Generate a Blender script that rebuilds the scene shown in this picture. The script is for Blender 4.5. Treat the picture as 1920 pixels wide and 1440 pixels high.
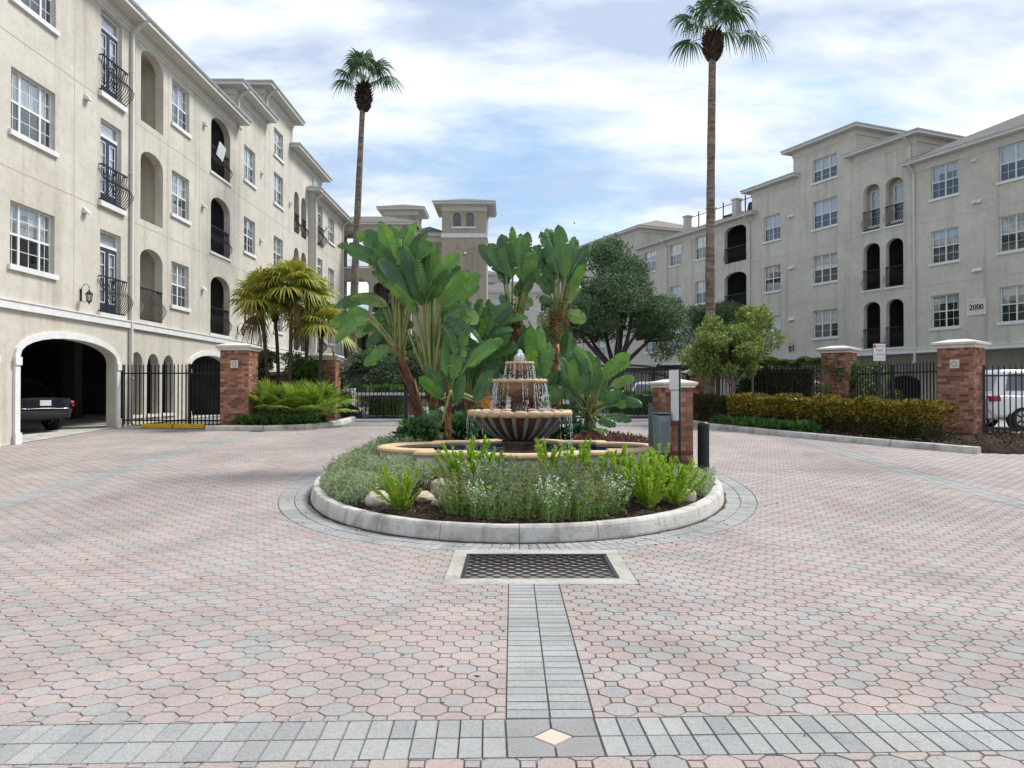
import bpy, math, random
import numpy as np
from mathutils import Vector, Matrix
R = math.radians
rnd = random.Random(7)
nrs = np.random.RandomState(11)
scn = bpy.context.scene
for o in list(bpy.data.objects): bpy.data.objects.remove(o)
COL = scn.collection

# ------------------------------------------------------------------ camera
EYE = 1.6
cd = bpy.data.cameras.new('camera'); cam = bpy.data.objects.new('camera', cd); COL.objects.link(cam)
cam.location = (0, 0, EYE); cam.rotation_euler = (R(90.556), 0, 0)
cd.sensor_width = 36; cd.lens = 27.04; cd.clip_end = 3000; cd.clip_start = 0.05
scn.camera = cam
# ------------------------------------------------------------------ sky
SUN_EL, SUN_AZ = 52, 58           # azimuth from +Y towards +X
w = bpy.data.worlds.new('World'); scn.world = w; w.use_nodes = True
nt = w.node_tree; nt.nodes.clear(); L = nt.links
def N(t, **k):
    n = nt.nodes.new(t)
    for a, b in k.items(): setattr(n, a, b)
    return n
out = N('ShaderNodeOutputWorld'); bg = N('ShaderNodeBackground')
sky = N('ShaderNodeTexSky', sky_type='NISHITA', sun_disc=False, sun_elevation=R(SUN_EL), sun_rotation=R(SUN_AZ))
sky.air_density = 1.0; sky.dust_density = 1.2; sky.ozone_density = 1.5
tc = N('ShaderNodeTexCoord'); sep = N('ShaderNodeSeparateXYZ'); L.new(tc.outputs['Generated'], sep.inputs[0])
def math_(op, a, b=None, clamp=False):
    n = N('ShaderNodeMath', operation=op, use_clamp=clamp)
    for i, v in enumerate((a, b)):
        if v is None: continue
        if isinstance(v, (int, float)): n.inputs[i].default_value = v
        else: L.new(v, n.inputs[i])
    return n.outputs[0]
zz = math_('ADD', math_('MAXIMUM', sep.outputs[2], 0.0), 0.22)
cmb = N('ShaderNodeCombineXYZ')
L.new(math_('DIVIDE', sep.outputs[0], zz), cmb.inputs[0]); L.new(math_('DIVIDE', sep.outputs[1], zz), cmb.inputs[1])
mp = N('ShaderNodeMapping'); L.new(cmb.outputs[0], mp.inputs[0])
mp.inputs['Location'].default_value = (3.3, 1.9, 0.0); mp.inputs['Rotation'].default_value = (0, 0, R(12)); mp.inputs['Scale'].default_value = (0.72, 1.25, 1)
n1 = N('ShaderNodeTexNoise'); L.new(mp.outputs[0], n1.inputs[0])
n1.inputs['Scale'].default_value = 1.55; n1.inputs['Detail'].default_value = 12; n1.inputs['Roughness'].default_value = 0.56; n1.inputs['Distortion'].default_value = 0.25
r1 = N('ShaderNodeValToRGB'); L.new(n1.outputs[0], r1.inputs[0])
r1.color_ramp.elements[0].position = 0.37; r1.color_ramp.elements[0].color = (0.22, 0.22, 0.22, 1)
r1.color_ramp.elements[1].position = 0.53; r1.color_ramp.elements[1].color = (0.97, 0.97, 0.97, 1)
n2 = N('ShaderNodeTexNoise'); L.new(mp.outputs[0], n2.inputs[0])
n2.inputs['Scale'].default_value = 2.4; n2.inputs['Detail'].default_value = 12; n2.inputs['Roughness'].default_value = 0.55
r2 = N('ShaderNodeValToRGB'); L.new(n2.outputs[0], r2.inputs[0])
r2.color_ramp.elements[0].position = 0.40; r2.color_ramp.elements[0].color = (2.5, 2.95, 3.8, 1)
r2.color_ramp.elements[1].position = 0.58; r2.color_ramp.elements[1].color = (4.7, 4.9, 5.1, 1)
mx = N('ShaderNodeMix', data_type='RGBA'); L.new(r1.outputs[0], mx.inputs[0])
sc = N('ShaderNodeVectorMath', operation='SCALE'); L.new(sky.outputs[0], sc.inputs[0]); sc.inputs['Scale'].default_value = 0.66
tn = N('ShaderNodeVectorMath', operation='MULTIPLY'); tn.inputs[1].default_value = (0.92, 1.04, 1.06); L.new(sc.outputs[0], tn.inputs[0]); L.new(tn.outputs[0], mx.inputs[6]); L.new(r2.outputs[0], mx.inputs[7])
L.new(mx.outputs[2], bg.inputs[0]); bg.inputs[1].default_value = 0.1
L.new(bg.outputs[0], out.inputs[0])
# ------------------------------------------------------------------ sun (thin cloud in front of it)
sd = bpy.data.lights.new('sun', 'SUN'); sd.energy = 1.9; sd.angle = R(18); sd.color = (1, 0.97, 0.92)
sun = bpy.data.objects.new('sun', sd); COL.objects.link(sun)
sv = Vector((math.sin(R(SUN_AZ))*math.cos(R(SUN_EL)), math.cos(R(SUN_AZ))*math.cos(R(SUN_EL)), math.sin(R(SUN_EL))))
sun.rotation_euler = sv.to_track_quat('Z', 'Y').to_euler()
scn.view_settings.view_transform = 'Standard'; scn.view_settings.look = 'None'
scn.view_settings.exposure = 1.26; scn.view_settings.gamma = 1; scn.view_settings.use_curve_mapping = False
scn.render.engine = 'CYCLES'

# ------------------------------------------------------------------ materials
MAT = {}
def mat(name, c1, c2=None, scale=4.0, rough=0.75, spec=0.3, bump=0.0, bscale=60.0, metal=0.0, isl=None, trans=0.0,
        stain=None, mid=0.5, detail=5, emit=0.0, coat=0.0):
    """procedural surface: noise mix c1/c2, optional per-piece colours (isl), bump, stain, translucency (leaves)"""
    m = bpy.data.materials.new(name); m.use_nodes = True; t = m.node_tree; nd = t.nodes; nd.clear(); l = t.links
    o = nd.new('ShaderNodeOutputMaterial'); p = nd.new('ShaderNodeBsdfPrincipled')
    p.inputs['Roughness'].default_value = rough; p.inputs['Specular IOR Level'].default_value = spec; p.inputs['Metallic'].default_value = metal
    if coat: p.inputs['Coat Weight'].default_value = coat; p.inputs['Coat Roughness'].default_value = 0.05
    g = nd.new('ShaderNodeNewGeometry'); pos = g.outputs['Position']
    def noise(s, d=detail, ro=0.55):
        n = nd.new('ShaderNodeTexNoise'); l.new(pos, n.inputs[0]); n.inputs['Scale'].default_value = s; n.inputs['Detail'].default_value = d
        n.inputs['Roughness'].default_value = ro; return n.outputs[0]
    def ramp(f, els, interp='LINEAR'):
        r = nd.new('ShaderNodeValToRGB'); l.new(f, r.inputs[0]); r.color_ramp.interpolation = interp
        e = r.color_ramp.elements
        while len(e) < len(els): e.new(0.5)
        for k, (ps, c) in enumerate(els): e[k].position = ps; e[k].color = (*c, 1) if len(c) == 3 else c
        return r.outputs[0]
    c2 = c2 or c1
    col = ramp(noise(scale), [(mid-0.14, c1), (mid+0.14, c2)])
    if isl:
        oi = nd.new('ShaderNodeObjectInfo'); ad = nd.new('ShaderNodeMath'); ad.operation = 'ADD'
        l.new(oi.outputs['Random'], ad.inputs[0]); l.new(g.outputs['Random Per Island'], ad.inputs[1])
        fr = nd.new('ShaderNodeMath'); fr.operation = 'FRACT'; l.new(ad.outputs[0], fr.inputs[0])
        k = len(isl); cc = ramp(fr.outputs[0], [(i/k, c) for i, c in enumerate(isl)], 'CONSTANT')
        mi = nd.new('ShaderNodeMix'); mi.data_type = 'RGBA'; mi.blend_type = 'MULTIPLY'; mi.inputs[0].default_value = 1
        l.new(col, mi.inputs[6]); l.new(cc, mi.inputs[7]); col = mi.outputs[2]
    if stain:
        for (sc_, c, lo, hi) in stain:
            mi = nd.new('ShaderNodeMix'); mi.data_type = 'RGBA'; mi.blend_type = 'MULTIPLY'; mi.inputs[0].default_value = 1
            if isinstance(sc_, tuple):
                mpn = nd.new('ShaderNodeMapping'); l.new(pos, mpn.inputs[0]); mpn.inputs['Scale'].default_value = sc_
                n = nd.new('ShaderNodeTexNoise'); l.new(mpn.outputs[0], n.inputs[0]); n.inputs['Scale'].default_value = 1; n.inputs['Detail'].default_value = 6
                f = n.outputs[0]
            else: f = noise(sc_, 6, 0.6)
            l.new(col, mi.inputs[6]); l.new(ramp(f, [(lo, (1, 1, 1)), (hi, c)]), mi.inputs[7]); col = mi.outputs[2]
    l.new(col, p.inputs['Base Color'])
    if bump:
        b = nd.new('ShaderNodeBump'); b.inputs['Strength'].default_value = bump; b.inputs['Distance'].default_value = 0.02
        l.new(noise(bscale, 4, 0.6), b.inputs['Height']); l.new(b.outputs[0], p.inputs['Normal'])
    if emit:
        l.new(col, p.inputs['Emission Color']); p.inputs['Emission Strength'].default_value = emit
    s = p.outputs[0]
    if trans:
        tr = nd.new('ShaderNodeBsdfTranslucent'); l.new(col, tr.inputs[0]); ms = nd.new('ShaderNodeMixShader'); ms.inputs[0].default_value = trans
        l.new(s, ms.inputs[1]); l.new(tr.outputs[0], ms.inputs[2]); s = ms.outputs[0]
    l.new(s, o.inputs[0]); MAT[name] = m; return m
def glassmat(name, tint, fac, rough=0.02, gl=(0.9, 0.95, 1), top=1.0):
    m = bpy.data.materials.new(name); m.use_nodes = True; t = m.node_tree; nd = t.nodes; nd.clear(); l = t.links
    o = nd.new('ShaderNodeOutputMaterial'); a = nd.new('ShaderNodeBsdfTransparent'); a.inputs[0].default_value = (*tint, 1)
    g = nd.new('ShaderNodeBsdfGlossy'); g.inputs[0].default_value = (*gl, 1); g.inputs['Roughness'].default_value = rough
    lw = nd.new('ShaderNodeLayerWeight'); lw.inputs[0].default_value = 0.5; pw = nd.new('ShaderNodeMath'); pw.operation = 'POWER'; pw.inputs[1].default_value = 3.5; l.new(lw.outputs['Facing'], pw.inputs[0])
    mr = nd.new('ShaderNodeMapRange'); mr.inputs['To Min'].default_value = fac*0.3; mr.inputs['To Max'].default_value = top; l.new(pw.outputs[0], mr.inputs[0])
    nz = nd.new('ShaderNodeTexNoise'); nz.inputs['Scale'].default_value = 0.6; nz.inputs['Detail'].default_value = 0; b = nd.new('ShaderNodeBump'); b.inputs['Strength'].default_value = 0.02
    l.new(nz.outputs[0], b.inputs['Height']); l.new(b.outputs[0], g.inputs['Normal'])
    ms = nd.new('ShaderNodeMixShader'); l.new(mr.outputs[0], ms.inputs[0]); l.new(a.outputs[0], ms.inputs[1]); l.new(g.outputs[0], ms.inputs[2])
    l.new(ms.outputs[0], o.inputs[0]); MAT[name] = m; return m

STN = [(0.35, (0.88, 0.87, 0.85), 0.45, 0.7), ((2.2, 2.2, 0.12), (0.78, 0.77, 0.74), 0.52, 0.74), (5.0, (0.93, 0.92, 0.9), 0.5, 0.62)]
mat('stucco', (0.565, 0.53, 0.465), (0.625, 0.59, 0.52), 1.2, 0.92, 0.15, 0.55, 38, stain=STN)
mat('stucco_grey', (0.56, 0.53, 0.46), (0.615, 0.585, 0.515), 1.2, 0.92, 0.15, 0.35, 38, stain=STN)
mat('stucco_tan', (0.40, 0.35, 0.285), (0.44, 0.385, 0.315), 1.0, 0.92, 0.15, 0.4, 30, stain=STN)
mat('trim', (0.74, 0.74, 0.72), (0.66, 0.66, 0.64), 3, 0.6, 0.3, 0.1, 40)
mat('soffit', (0.63, 0.61, 0.56), (0.58, 0.56, 0.51), 2, 0.8)
mat('gutter', (0.60, 0.61, 0.59), (0.52, 0.53, 0.51), 1.5, 0.45, 0.4)
mat('shingle', (0.13, 0.125, 0.12), (0.20, 0.19, 0.18), 6, 0.95, 0.1, 0.8, 12)
mat('shingle_brown', (0.20, 0.17, 0.145), (0.27, 0.235, 0.20), 6, 0.95, 0.1, 0.8, 12)
mat('joint', (0.44, 0.40, 0.34), None, 2, 0.95)
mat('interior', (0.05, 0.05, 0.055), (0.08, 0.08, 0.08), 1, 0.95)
mat('black_metal', (0.012, 0.012, 0.015), (0.02, 0.02, 0.024), 5, 0.45, 0.4)
mat('door', (0.03, 0.045, 0.09), (0.04, 0.06, 0.11), 3, 0.4)
mat('curtain', (0.70, 0.70, 0.69), (0.80, 0.80, 0.79), 6, 0.9, trans=0.2)
glassmat('glass', (0.93, 0.95, 0.96), 0.34)
glassmat('glass_screen', (0.50, 0.53, 0.56), 0.30)
glassmat('darkening_screen', (0.24, 0.25, 0.27), 0.02, 0.5, (0.2, 0.2, 0.22), 0.2)
glassmat('glass_dark', (0.22, 0.26, 0.30), 0.30)
glassmat('lamp_glass', (0.75, 0.75, 0.72), 0.2)
mat('screen', (0.10, 0.11, 0.12), (0.13, 0.14, 0.15), 8, 0.8)
PK = [(1.0, 0.87, 0.84), (1.02, 0.89, 0.86), (0.92, 0.92, 0.90), (1.04, 0.90, 0.87), (1.0, 0.84, 0.81), (1.0, 0.93, 0.90), (0.94, 0.89, 0.87), (1.06, 0.92, 0.86), (0.85, 0.86, 0.85), (1.0, 0.88, 0.855), (0.97, 0.86, 0.84)]
PST = [(0.22, (0.74, 0.74, 0.74), 0.48, 0.75), ((0.9, 0.16, 1), (0.86, 0.86, 0.86), 0.5, 0.72), (3.5, (0.72, 0.70, 0.68), 0.64, 0.74), (1.1, (0.90, 0.885, 0.88), 0.45, 0.7), (150, (0.74, 0.73, 0.72), 0.5, 0.60), (45, (0.88, 0.87, 0.86), 0.5, 0.62)]
mat('paver', (0.425, 0.412, 0.404), (0.48, 0.467, 0.458), 0.8, 0.9, 0.2, 0.5, 260, isl=PK, stain=PST)
mat('paver_grey', (0.39, 0.398, 0.39), (0.445, 0.452, 0.442), 0.8, 0.9, 0.2, 0.5, 260, isl=[(1, 1, 1), (0.92, 0.92, 0.92), (1.04, 1.04, 1.02), (0.86, 0.87, 0.88), (0.96, 0.98, 0.97)], stain=PST)
mat('paver_dark', (0.27, 0.268, 0.26), (0.33, 0.328, 0.318), 2, 0.9, 0.2, 0.5, 260, stain=[(120, (0.75, 0.75, 0.75), 0.5, 0.62)])
mat('paver_cream', (0.54, 0.45, 0.365), (0.58, 0.50, 0.41), 2, 0.9, 0.2, 0.4, 260)
mat('sand', (0.15, 0.13, 0.12), (0.25, 0.225, 0.21), 3, 1.0, 0.1, 0.5, 200)
mat('far_paving', (0.40, 0.36, 0.345), (0.46, 0.42, 0.405), 3, 0.9, 0.2, stain=PST)
mat('concrete', (0.50, 0.48, 0.44), (0.60, 0.58, 0.54), 2.0, 0.9, 0.2, 0.5, 45, stain=[(2.2, (0.58, 0.55, 0.5), 0.5, 0.7), ((5, 5, 1.5), (0.72, 0.70, 0.66), 0.55, 0.72), (14, (0.80, 0.79, 0.76), 0.52, 0.66)])
mat('concrete_frame', (0.36, 0.345, 0.31), (0.44, 0.425, 0.385), 3.0, 0.9, 0.2, 0.5, 45, stain=[(2.2, (0.62, 0.6, 0.55), 0.5, 0.7), (16, (0.8, 0.79, 0.76), 0.52, 0.66)])
mat('dirt_shade', (0.05, 0.042, 0.034), (0.10, 0.085, 0.07), 12, 1.0, 0.1, 0.6, 80)
mat('asphalt', (0.19, 0.19, 0.19), (0.25, 0.25, 0.25), 1.0, 0.95, 0.2, 0.4, 150)
mat('ground', (0.14, 0.13, 0.10), (0.20, 0.19, 0.15), 0.6, 1.0, 0.1, 0.5, 8)
mat('soil', (0.022, 0.016, 0.012), (0.055, 0.038, 0.028), 9, 1.0, 0.1, 0.9, 30)
mat('mulch', (0.05, 0.034, 0.024), (0.11, 0.078, 0.055), 14, 0.95, 0.2, isl=[(1, 1, 1), (0.5, 0.48, 0.46), (1.5, 1.42, 1.35), (0.8, 0.7, 0.65), (2.1, 2.0, 1.9)])
mat('brick', (0.28, 0.135, 0.09), (0.35, 0.175, 0.118), 9, 0.9, 0.2, 0.5, 80, isl=[(1, 1, 1), (0.8, 0.74, 0.72), (1.12, 1.1, 1.08), (0.9, 0.95, 0.95), (1.22, 1.25, 1.25), (0.55, 0.52, 0.52), (1.05, 0.95, 0.9), (1.4, 1.5, 1.5), (0.6, 0.55, 0.55)])
mat('brick_brown', (0.25, 0.115, 0.075), (0.31, 0.15, 0.10), 9, 0.9, 0.2, 0.5, 80, isl=[(1, 1, 1), (0.65, 0.6, 0.6), (1.15, 1.1, 1.1), (0.85, 0.95, 0.95), (1.5, 1.6, 1.65), (0.6, 0.55, 0.55), (1.25, 1.3, 1.3)])
mat('mortar', (0.33, 0.27, 0.23), (0.40, 0.34, 0.30), 8, 0.98, 0.1, 0.5, 90)
mat('cast_stone', (0.62, 0.59, 0.54), (0.70, 0.67, 0.62), 3, 0.85, 0.2, 0.3, 60, stain=[(3, (0.78, 0.76, 0.72), 0.5, 0.7)])
mat('coping', (0.56, 0.40, 0.235), (0.64, 0.475, 0.30), 3, 0.7, 0.3, 0.3, 60, stain=[(4, (0.82, 0.78, 0.74), 0.5, 0.68)])
mat('pool_wall', (0.58, 0.55, 0.49), (0.66, 0.63, 0.57), 3, 0.9, 0.2, 0.4, 50, stain=[((4, 4, 1), (0.72, 0.71, 0.68), 0.5, 0.7)])
mat('fountain_stone', (0.30, 0.165, 0.10), (0.42, 0.25, 0.155), 4, 0.6, 0.4, 0.4, 60, stain=[((9, 9, 1.2), (0.55, 0.50, 0.46), 0.5, 0.66)])
mat('fountain_rim', (0.50, 0.33, 0.19), (0.60, 0.43, 0.27), 5, 0.55, 0.4, 0.3, 60, stain=[(6, (0.80, 0.74, 0.70), 0.5, 0.68)])
mat('fountain_wet', (0.075, 0.038, 0.024), (0.12, 0.06, 0.036), 5, 0.35, 0.5, 0.3, 60, stain=[((12, 12, 1), (0.6, 0.55, 0.5), 0.5, 0.7)])
mat('fountain_pale', (0.20, 0.215, 0.18), (0.28, 0.285, 0.24), 7, 0.6, 0.4, 0.3, 60, stain=[((14, 14, 1.5), (0.62, 0.6, 0.55), 0.5, 0.7)])
mat('pool_tile', (0.012, 0.025, 0.075), (0.02, 0.045, 0.12), 7, 0.25, 0.5)
mat('rock', (0.42, 0.36, 0.28), (0.56, 0.50, 0.42), 5, 0.95, 0.2, 0.8, 20, stain=[(9, (0.6, 0.56, 0.5), 0.5, 0.65)])
mat('white_paint', (0.78, 0.79, 0.80), (0.72, 0.73, 0.74), 3, 0.4, 0.4)
mat('sign_back', (0.80, 0.82, 0.84), (0.76, 0.78, 0.80), 3, 0.45, 0.4)
mat('yellow_paint', (0.62, 0.40, 0.03), (0.70, 0.47, 0.05), 6, 0.7, stain=[(12, (0.7, 0.68, 0.6), 0.5, 0.66)])
mat('red_paint', (0.45, 0.02, 0.02), None, 3, 0.4)
mat('kiosk', (0.155, 0.215, 0.225), (0.19, 0.25, 0.26), 3, 0.5, 0.4, stain=[((6, 6, 1), (0.85, 0.85, 0.85), 0.5, 0.7)])
mat('steel_grey', (0.14, 0.17, 0.175), None, 3, 0.5)
mat('iron', (0.012, 0.012, 0.014), (0.03, 0.028, 0.026), 30, 0.6, 0.4)
mat('iron_edge', (0.03, 0.03, 0.034), (0.06, 0.058, 0.056), 30, 0.5, 0.4)
mat('car_dark', (0.008, 0.013, 0.022), None, 3, 0.25, 0.5, coat=0.8)
mat('car_white', (0.72, 0.73, 0.74), None, 3, 0.3, 0.5, coat=0.8)
mat('car_silver', (0.45, 0.47, 0.49), None, 3, 0.3, 0.5, coat=0.8)
mat('tyre', (0.015, 0.015, 0.015), None, 3, 0.8)
mat('rim', (0.40, 0.41, 0.42), None, 3, 0.3, metal=0.7)
mat('tail_red', (0.40, 0.008, 0.012), None, 3, 0.15, 0.5)
# plants
def leafm(n, a, b, isl, rough=0.55, trans=0.25, scale=3, spec=0.3): mat(n, a, b, scale, rough, spec, isl=isl, trans=trans)
V5 = [(1, 1, 1), (0.7, 0.74, 0.7), (1.25, 1.2, 1.1), (0.55, 0.6, 0.55), (1.1, 1.1, 0.9), (0.85, 0.9, 0.9)]
leafm('oak_leaf', (0.095, 0.16, 0.08), (0.145, 0.22, 0.11), V5, 0.6)
leafm('light_leaf', (0.20, 0.27, 0.07), (0.28, 0.35, 0.10), V5, 0.5, 0.35)
leafm('shrub_leaf', (0.04, 0.085, 0.025), (0.07, 0.13, 0.04), V5, 0.45)
leafm('hedge_leaf', (0.08, 0.15, 0.03), (0.13, 0.21, 0.05), V5, 0.5)
leafm('croton_leaf', (0.23, 0.21, 0.03), (0.35, 0.27, 0.04), [(1, 1, 1), (0.5, 0.65, 0.6), (1.35, 1.25, 1), (0.7, 0.38, 0.3), (0.4, 0.6, 0.6), (1.6, 1.4, 1.0)], 0.45)
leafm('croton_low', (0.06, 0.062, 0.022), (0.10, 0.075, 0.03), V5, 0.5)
leafm('sage_leaf', (0.33, 0.40, 0.235), (0.42, 0.49, 0.31), V5, 0.7, 0.4)
leafm('fern_leaf', (0.26, 0.43, 0.035), (0.42, 0.58, 0.07), [(1, 1, 1), (0.75, 0.8, 0.7), (1.15, 1.1, 1), (0.9, 0.95, 0.9)], 0.5, 0.35)
leafm('grass_leaf', (0.07, 0.16, 0.04), (0.11, 0.22, 0.06), V5, 0.5)
leafm('purple_leaf', (0.13, 0.05, 0.05), (0.20, 0.10, 0.07), V5, 0.5)
leafm('flower_leaf', (0.20, 0.32, 0.09), (0.29, 0.41, 0.13), V5, 0.6, 0.4)
leafm('petal_white', (0.78, 0.80, 0.76), (0.70, 0.75, 0.66), [(1, 1, 1), (0.9, 0.92, 0.9)], 0.6)
leafm('petal_purple', (0.20, 0.16, 0.28), (0.28, 0.22, 0.36), V5, 0.6)
leafm('petal_pink', (0.30, 0.13, 0.13), (0.40, 0.20, 0.19), V5, 0.6)
leafm('banana_leaf', (0.085, 0.205, 0.036), (0.14, 0.285, 0.052), [(1, 1, 1), (0.75, 0.8, 0.85), (1.2, 1.15, 0.9), (0.9, 0.95, 1), (1.05, 1.1, 1)], 0.33, 0.25, 2.5, 0.5)
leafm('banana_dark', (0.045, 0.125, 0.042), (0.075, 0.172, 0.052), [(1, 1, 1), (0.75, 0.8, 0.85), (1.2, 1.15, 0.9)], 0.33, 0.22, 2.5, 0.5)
leafm('banana_pale', (0.16, 0.28, 0.06), (0.26, 0.38, 0.12), [(1, 1, 1), (0.85, 0.9, 0.9)], 0.4, 0.3, 4, 0.4)
leafm('banana_dead', (0.50, 0.20, 0.03), (0.62, 0.36, 0.06), [(1, 1, 1), (1, 0.7, 0.5)], 0.6, 0.3)
leafm('petiole', (0.17, 0.20, 0.06), (0.25, 0.27, 0.10), [(1, 1, 1), (0.8, 0.9, 0.8), (1.2, 1.15, 1)], 0.5, 0.0)
mat('sheath', (0.20, 0.105, 0.055), (0.33, 0.20, 0.11), 12, 0.9, 0.2, 0.6, 40, isl=[(1, 1, 1), (0.6, 0.55, 0.5), (1.25, 1.2, 1.1), (0.45, 0.4, 0.4)])
leafm('fan_leaf', (0.05, 0.105, 0.045), (0.075, 0.14, 0.055), V5, 0.45)
leafm('fan_gold', (0.28, 0.33, 0.05), (0.40, 0.39, 0.075), [(1, 1, 1), (0.7, 0.85, 0.7), (1.2, 1.0, 0.9), (0.85, 1.0, 0.8), (1.1, 0.85, 0.75)], 0.5, 0.3)
leafm('palmetto_leaf', (0.19, 0.30, 0.04), (0.28, 0.39, 0.06), [(1, 1, 1), (0.6, 0.7, 0.6), (1.25, 1.15, 1), (0.8, 0.9, 0.8)], 0.45, 0.3)
leafm('dead_leaf', (0.16, 0.09, 0.045), (0.26, 0.16, 0.08), V5, 0.8, 0.15)
mat('palm_trunk', (0.21, 0.165, 0.13), (0.29, 0.24, 0.20), 3, 0.95, 0.1, 0.9, 22, stain=[((3, 3, 14), (0.62, 0.58, 0.55), 0.45, 0.6), (1.0, (0.7, 0.68, 0.66), 0.45, 0.7)])
mat('palm_boot', (0.035, 0.024, 0.02), (0.065, 0.042, 0.032), 9, 0.95, 0.1, isl=[(1, 1, 1), (0.6, 0.6, 0.6), (1.5, 1.4, 1.3)])
mat('bark', (0.06, 0.052, 0.043), (0.10, 0.088, 0.074), 7, 0.95, 0.1, 0.9, 20)
mat('bark_light', (0.18, 0.15, 0.12), (0.26, 0.22, 0.18), 7, 0.95, 0.1, 0.9, 20)

# ------------------------------------------------------------------ mesh helpers
class MB:
    def __init__(s): s.v = []; s.f = []
    def add(s, vs, fs):
        b = len(s.v); s.v += [tuple(p) for p in vs]; s.f += [tuple(i+b for i in f) for f in fs]; return s
    def quad(s, a, b, c, d): return s.add((a, b, c, d), ((0, 1, 2, 3),))
    def box(s, x0, x1, y0, y1, z0, z1, tx=0, ty=0):
        """box; tx, ty pull the top in"""
        return s.add([(x0, y0, z0), (x1, y0, z0), (x1, y1, z0), (x0, y1, z0), (x0+tx, y0+ty, z1), (x1-tx, y0+ty, z1), (x1-tx, y1-ty, z1), (x0+tx, y1-ty, z1)],
              [(3, 2, 1, 0), (4, 5, 6, 7), (0, 1, 5, 4), (1, 2, 6, 5), (2, 3, 7, 6), (3, 0, 4, 7)])
    def bar(s, a, b, r, up=(0, 0, 1)):
        a, b = Vector(a), Vector(b); t = (b-a).normalized(); u = Vector(up)
        if abs(t.dot(u)) > 0.95: u = Vector((1, 0, 0))
        n = t.cross(u).normalized()*r; m = t.cross(n).normalized()*r
        P = [a+n+m, a-n+m, a-n-m, a+n-m, b+n+m, b-n+m, b-n-m, b+n-m]
        return s.add(P, [(0, 1, 2, 3), (7, 6, 5, 4), (0, 4, 5, 1), (1, 5, 6, 2), (2, 6, 7, 3), (3, 7, 4, 0)])
    def tube(s, pts, rad, n=8, cap=True):
        pts = [Vector(p) for p in pts]
        if not hasattr(rad, '__len__'): rad = [rad]*len(pts)
        rings = []; pn = None
        for i, p in enumerate(pts):
            t = (pts[min(i+1, len(pts)-1)]-pts[max(i-1, 0)]).normalized()
            if pn is None:
                u = Vector((0, 0, 1)) if abs(t.z) < 0.9 else Vector((1, 0, 0)); pn = t.cross(u).normalized()
            else: pn = (pn-t*pn.dot(t)).normalized()
            q = t.cross(pn)
            rings.append([p+(pn*math.cos(2*math.pi*k/n)+q*math.sin(2*math.pi*k/n))*rad[i] for k in range(n)])
        V = [v for r in rings for v in r]; F = []
        for i in range(len(pts)-1):
            for k in range(n): F.append((i*n+k, i*n+(k+1) % n, (i+1)*n+(k+1) % n, (i+1)*n+k))
        if cap: F.append(tuple(range(n-1, -1, -1))); F.append(tuple((len(pts)-1)*n+k for k in range(n)))
        return s.add(V, F)
    def lathe(s, prof, n=32, c=(0, 0, 0), mod=None):
        V = []; F = []
        for (r, z) in prof:
            for k in range(n):
                a = 2*math.pi*k/n; rr = mod(r, z, a) if mod else r
                V.append((c[0]+rr*math.cos(a), c[1]+rr*math.sin(a), c[2]+z))
        for i in range(len(prof)-1):
            for k in range(n): F.append((i*n+k, i*n+(k+1) % n, (i+1)*n+(k+1) % n, (i+1)*n+k))
        return s.add(V, F)
    def prism(s, poly, z0, z1):
        n = len(poly); V = [(x, y, z0) for x, y in poly]+[(x, y, z1) for x, y in poly]
        return s.add(V, [tuple(range(n-1, -1, -1)), tuple(range(n, 2*n))]+[(k, (k+1) % n, n+(k+1) % n, n+k) for k in range(n)])
    def mesh(s, name, m, smooth=False):
        me = bpy.data.meshes.new(name); me.from_pydata(s.v, [], s.f)
        if m: me.materials.append(MAT[m])
        if smooth: me.polygons.foreach_set('use_smooth', [True]*len(me.polygons))
        me.update(); return me
    def build(s, name, m, parent=None, loc=(0, 0, 0), rot=0, smooth=False, bevel=0):
        o = obj(name, s.mesh(name, m, smooth), parent, loc, rot)
        if bevel:
            b = o.modifiers.new('bevel', 'BEVEL'); b.width = bevel; b.segments = 2; b.limit_method = 'ANGLE'
        return o
def obj(name, me, parent=None, loc=(0, 0, 0), rot=0, scale=None):
    o = bpy.data.objects.new(name, me); COL.objects.link(o); o.location = loc
    o.rotation_euler = rot if hasattr(rot, '__len__') else (0, 0, rot)
    if scale: o.scale = scale if hasattr(scale, '__len__') else (scale,)*3
    if parent: o.parent = parent
    return o
def tag(o, label=None, cat=None, group=None, kind=None):
    if label: o['label'] = label
    if cat: o['category'] = cat
    if group: o['group'] = group
    if kind: o['kind'] = kind
    return o
def thing(name, label, cat, loc=(0, 0, 0), rot=0, group=None):
    o = obj(name, None, None, loc, rot); o.empty_display_size = 0.2; return tag(o, label, cat, group)
def npmesh(name, V, F, m, smooth=False):
    """V (n,3) array, F (k,4) or (k,3) int array"""
    V = np.ascontiguousarray(V, dtype=np.float32); F = np.ascontiguousarray(F, dtype=np.int32)
    me = bpy.data.meshes.new(name); k, c = F.shape
    me.vertices.add(len(V)); me.vertices.foreach_set('co', V.ravel())
    me.loops.add(k*c); me.loops.foreach_set('vertex_index', F.ravel())
    me.polygons.add(k); me.polygons.foreach_set('loop_start', np.arange(k, dtype=np.int32)*c)
    me.update(calc_edges=True); me.materials.append(MAT[m])
    if smooth: me.polygons.foreach_set('use_smooth', [True]*k)
    return me
def unit(a): return a/np.maximum(np.linalg.norm(a, axis=-1, keepdims=True), 1e-6)
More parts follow.
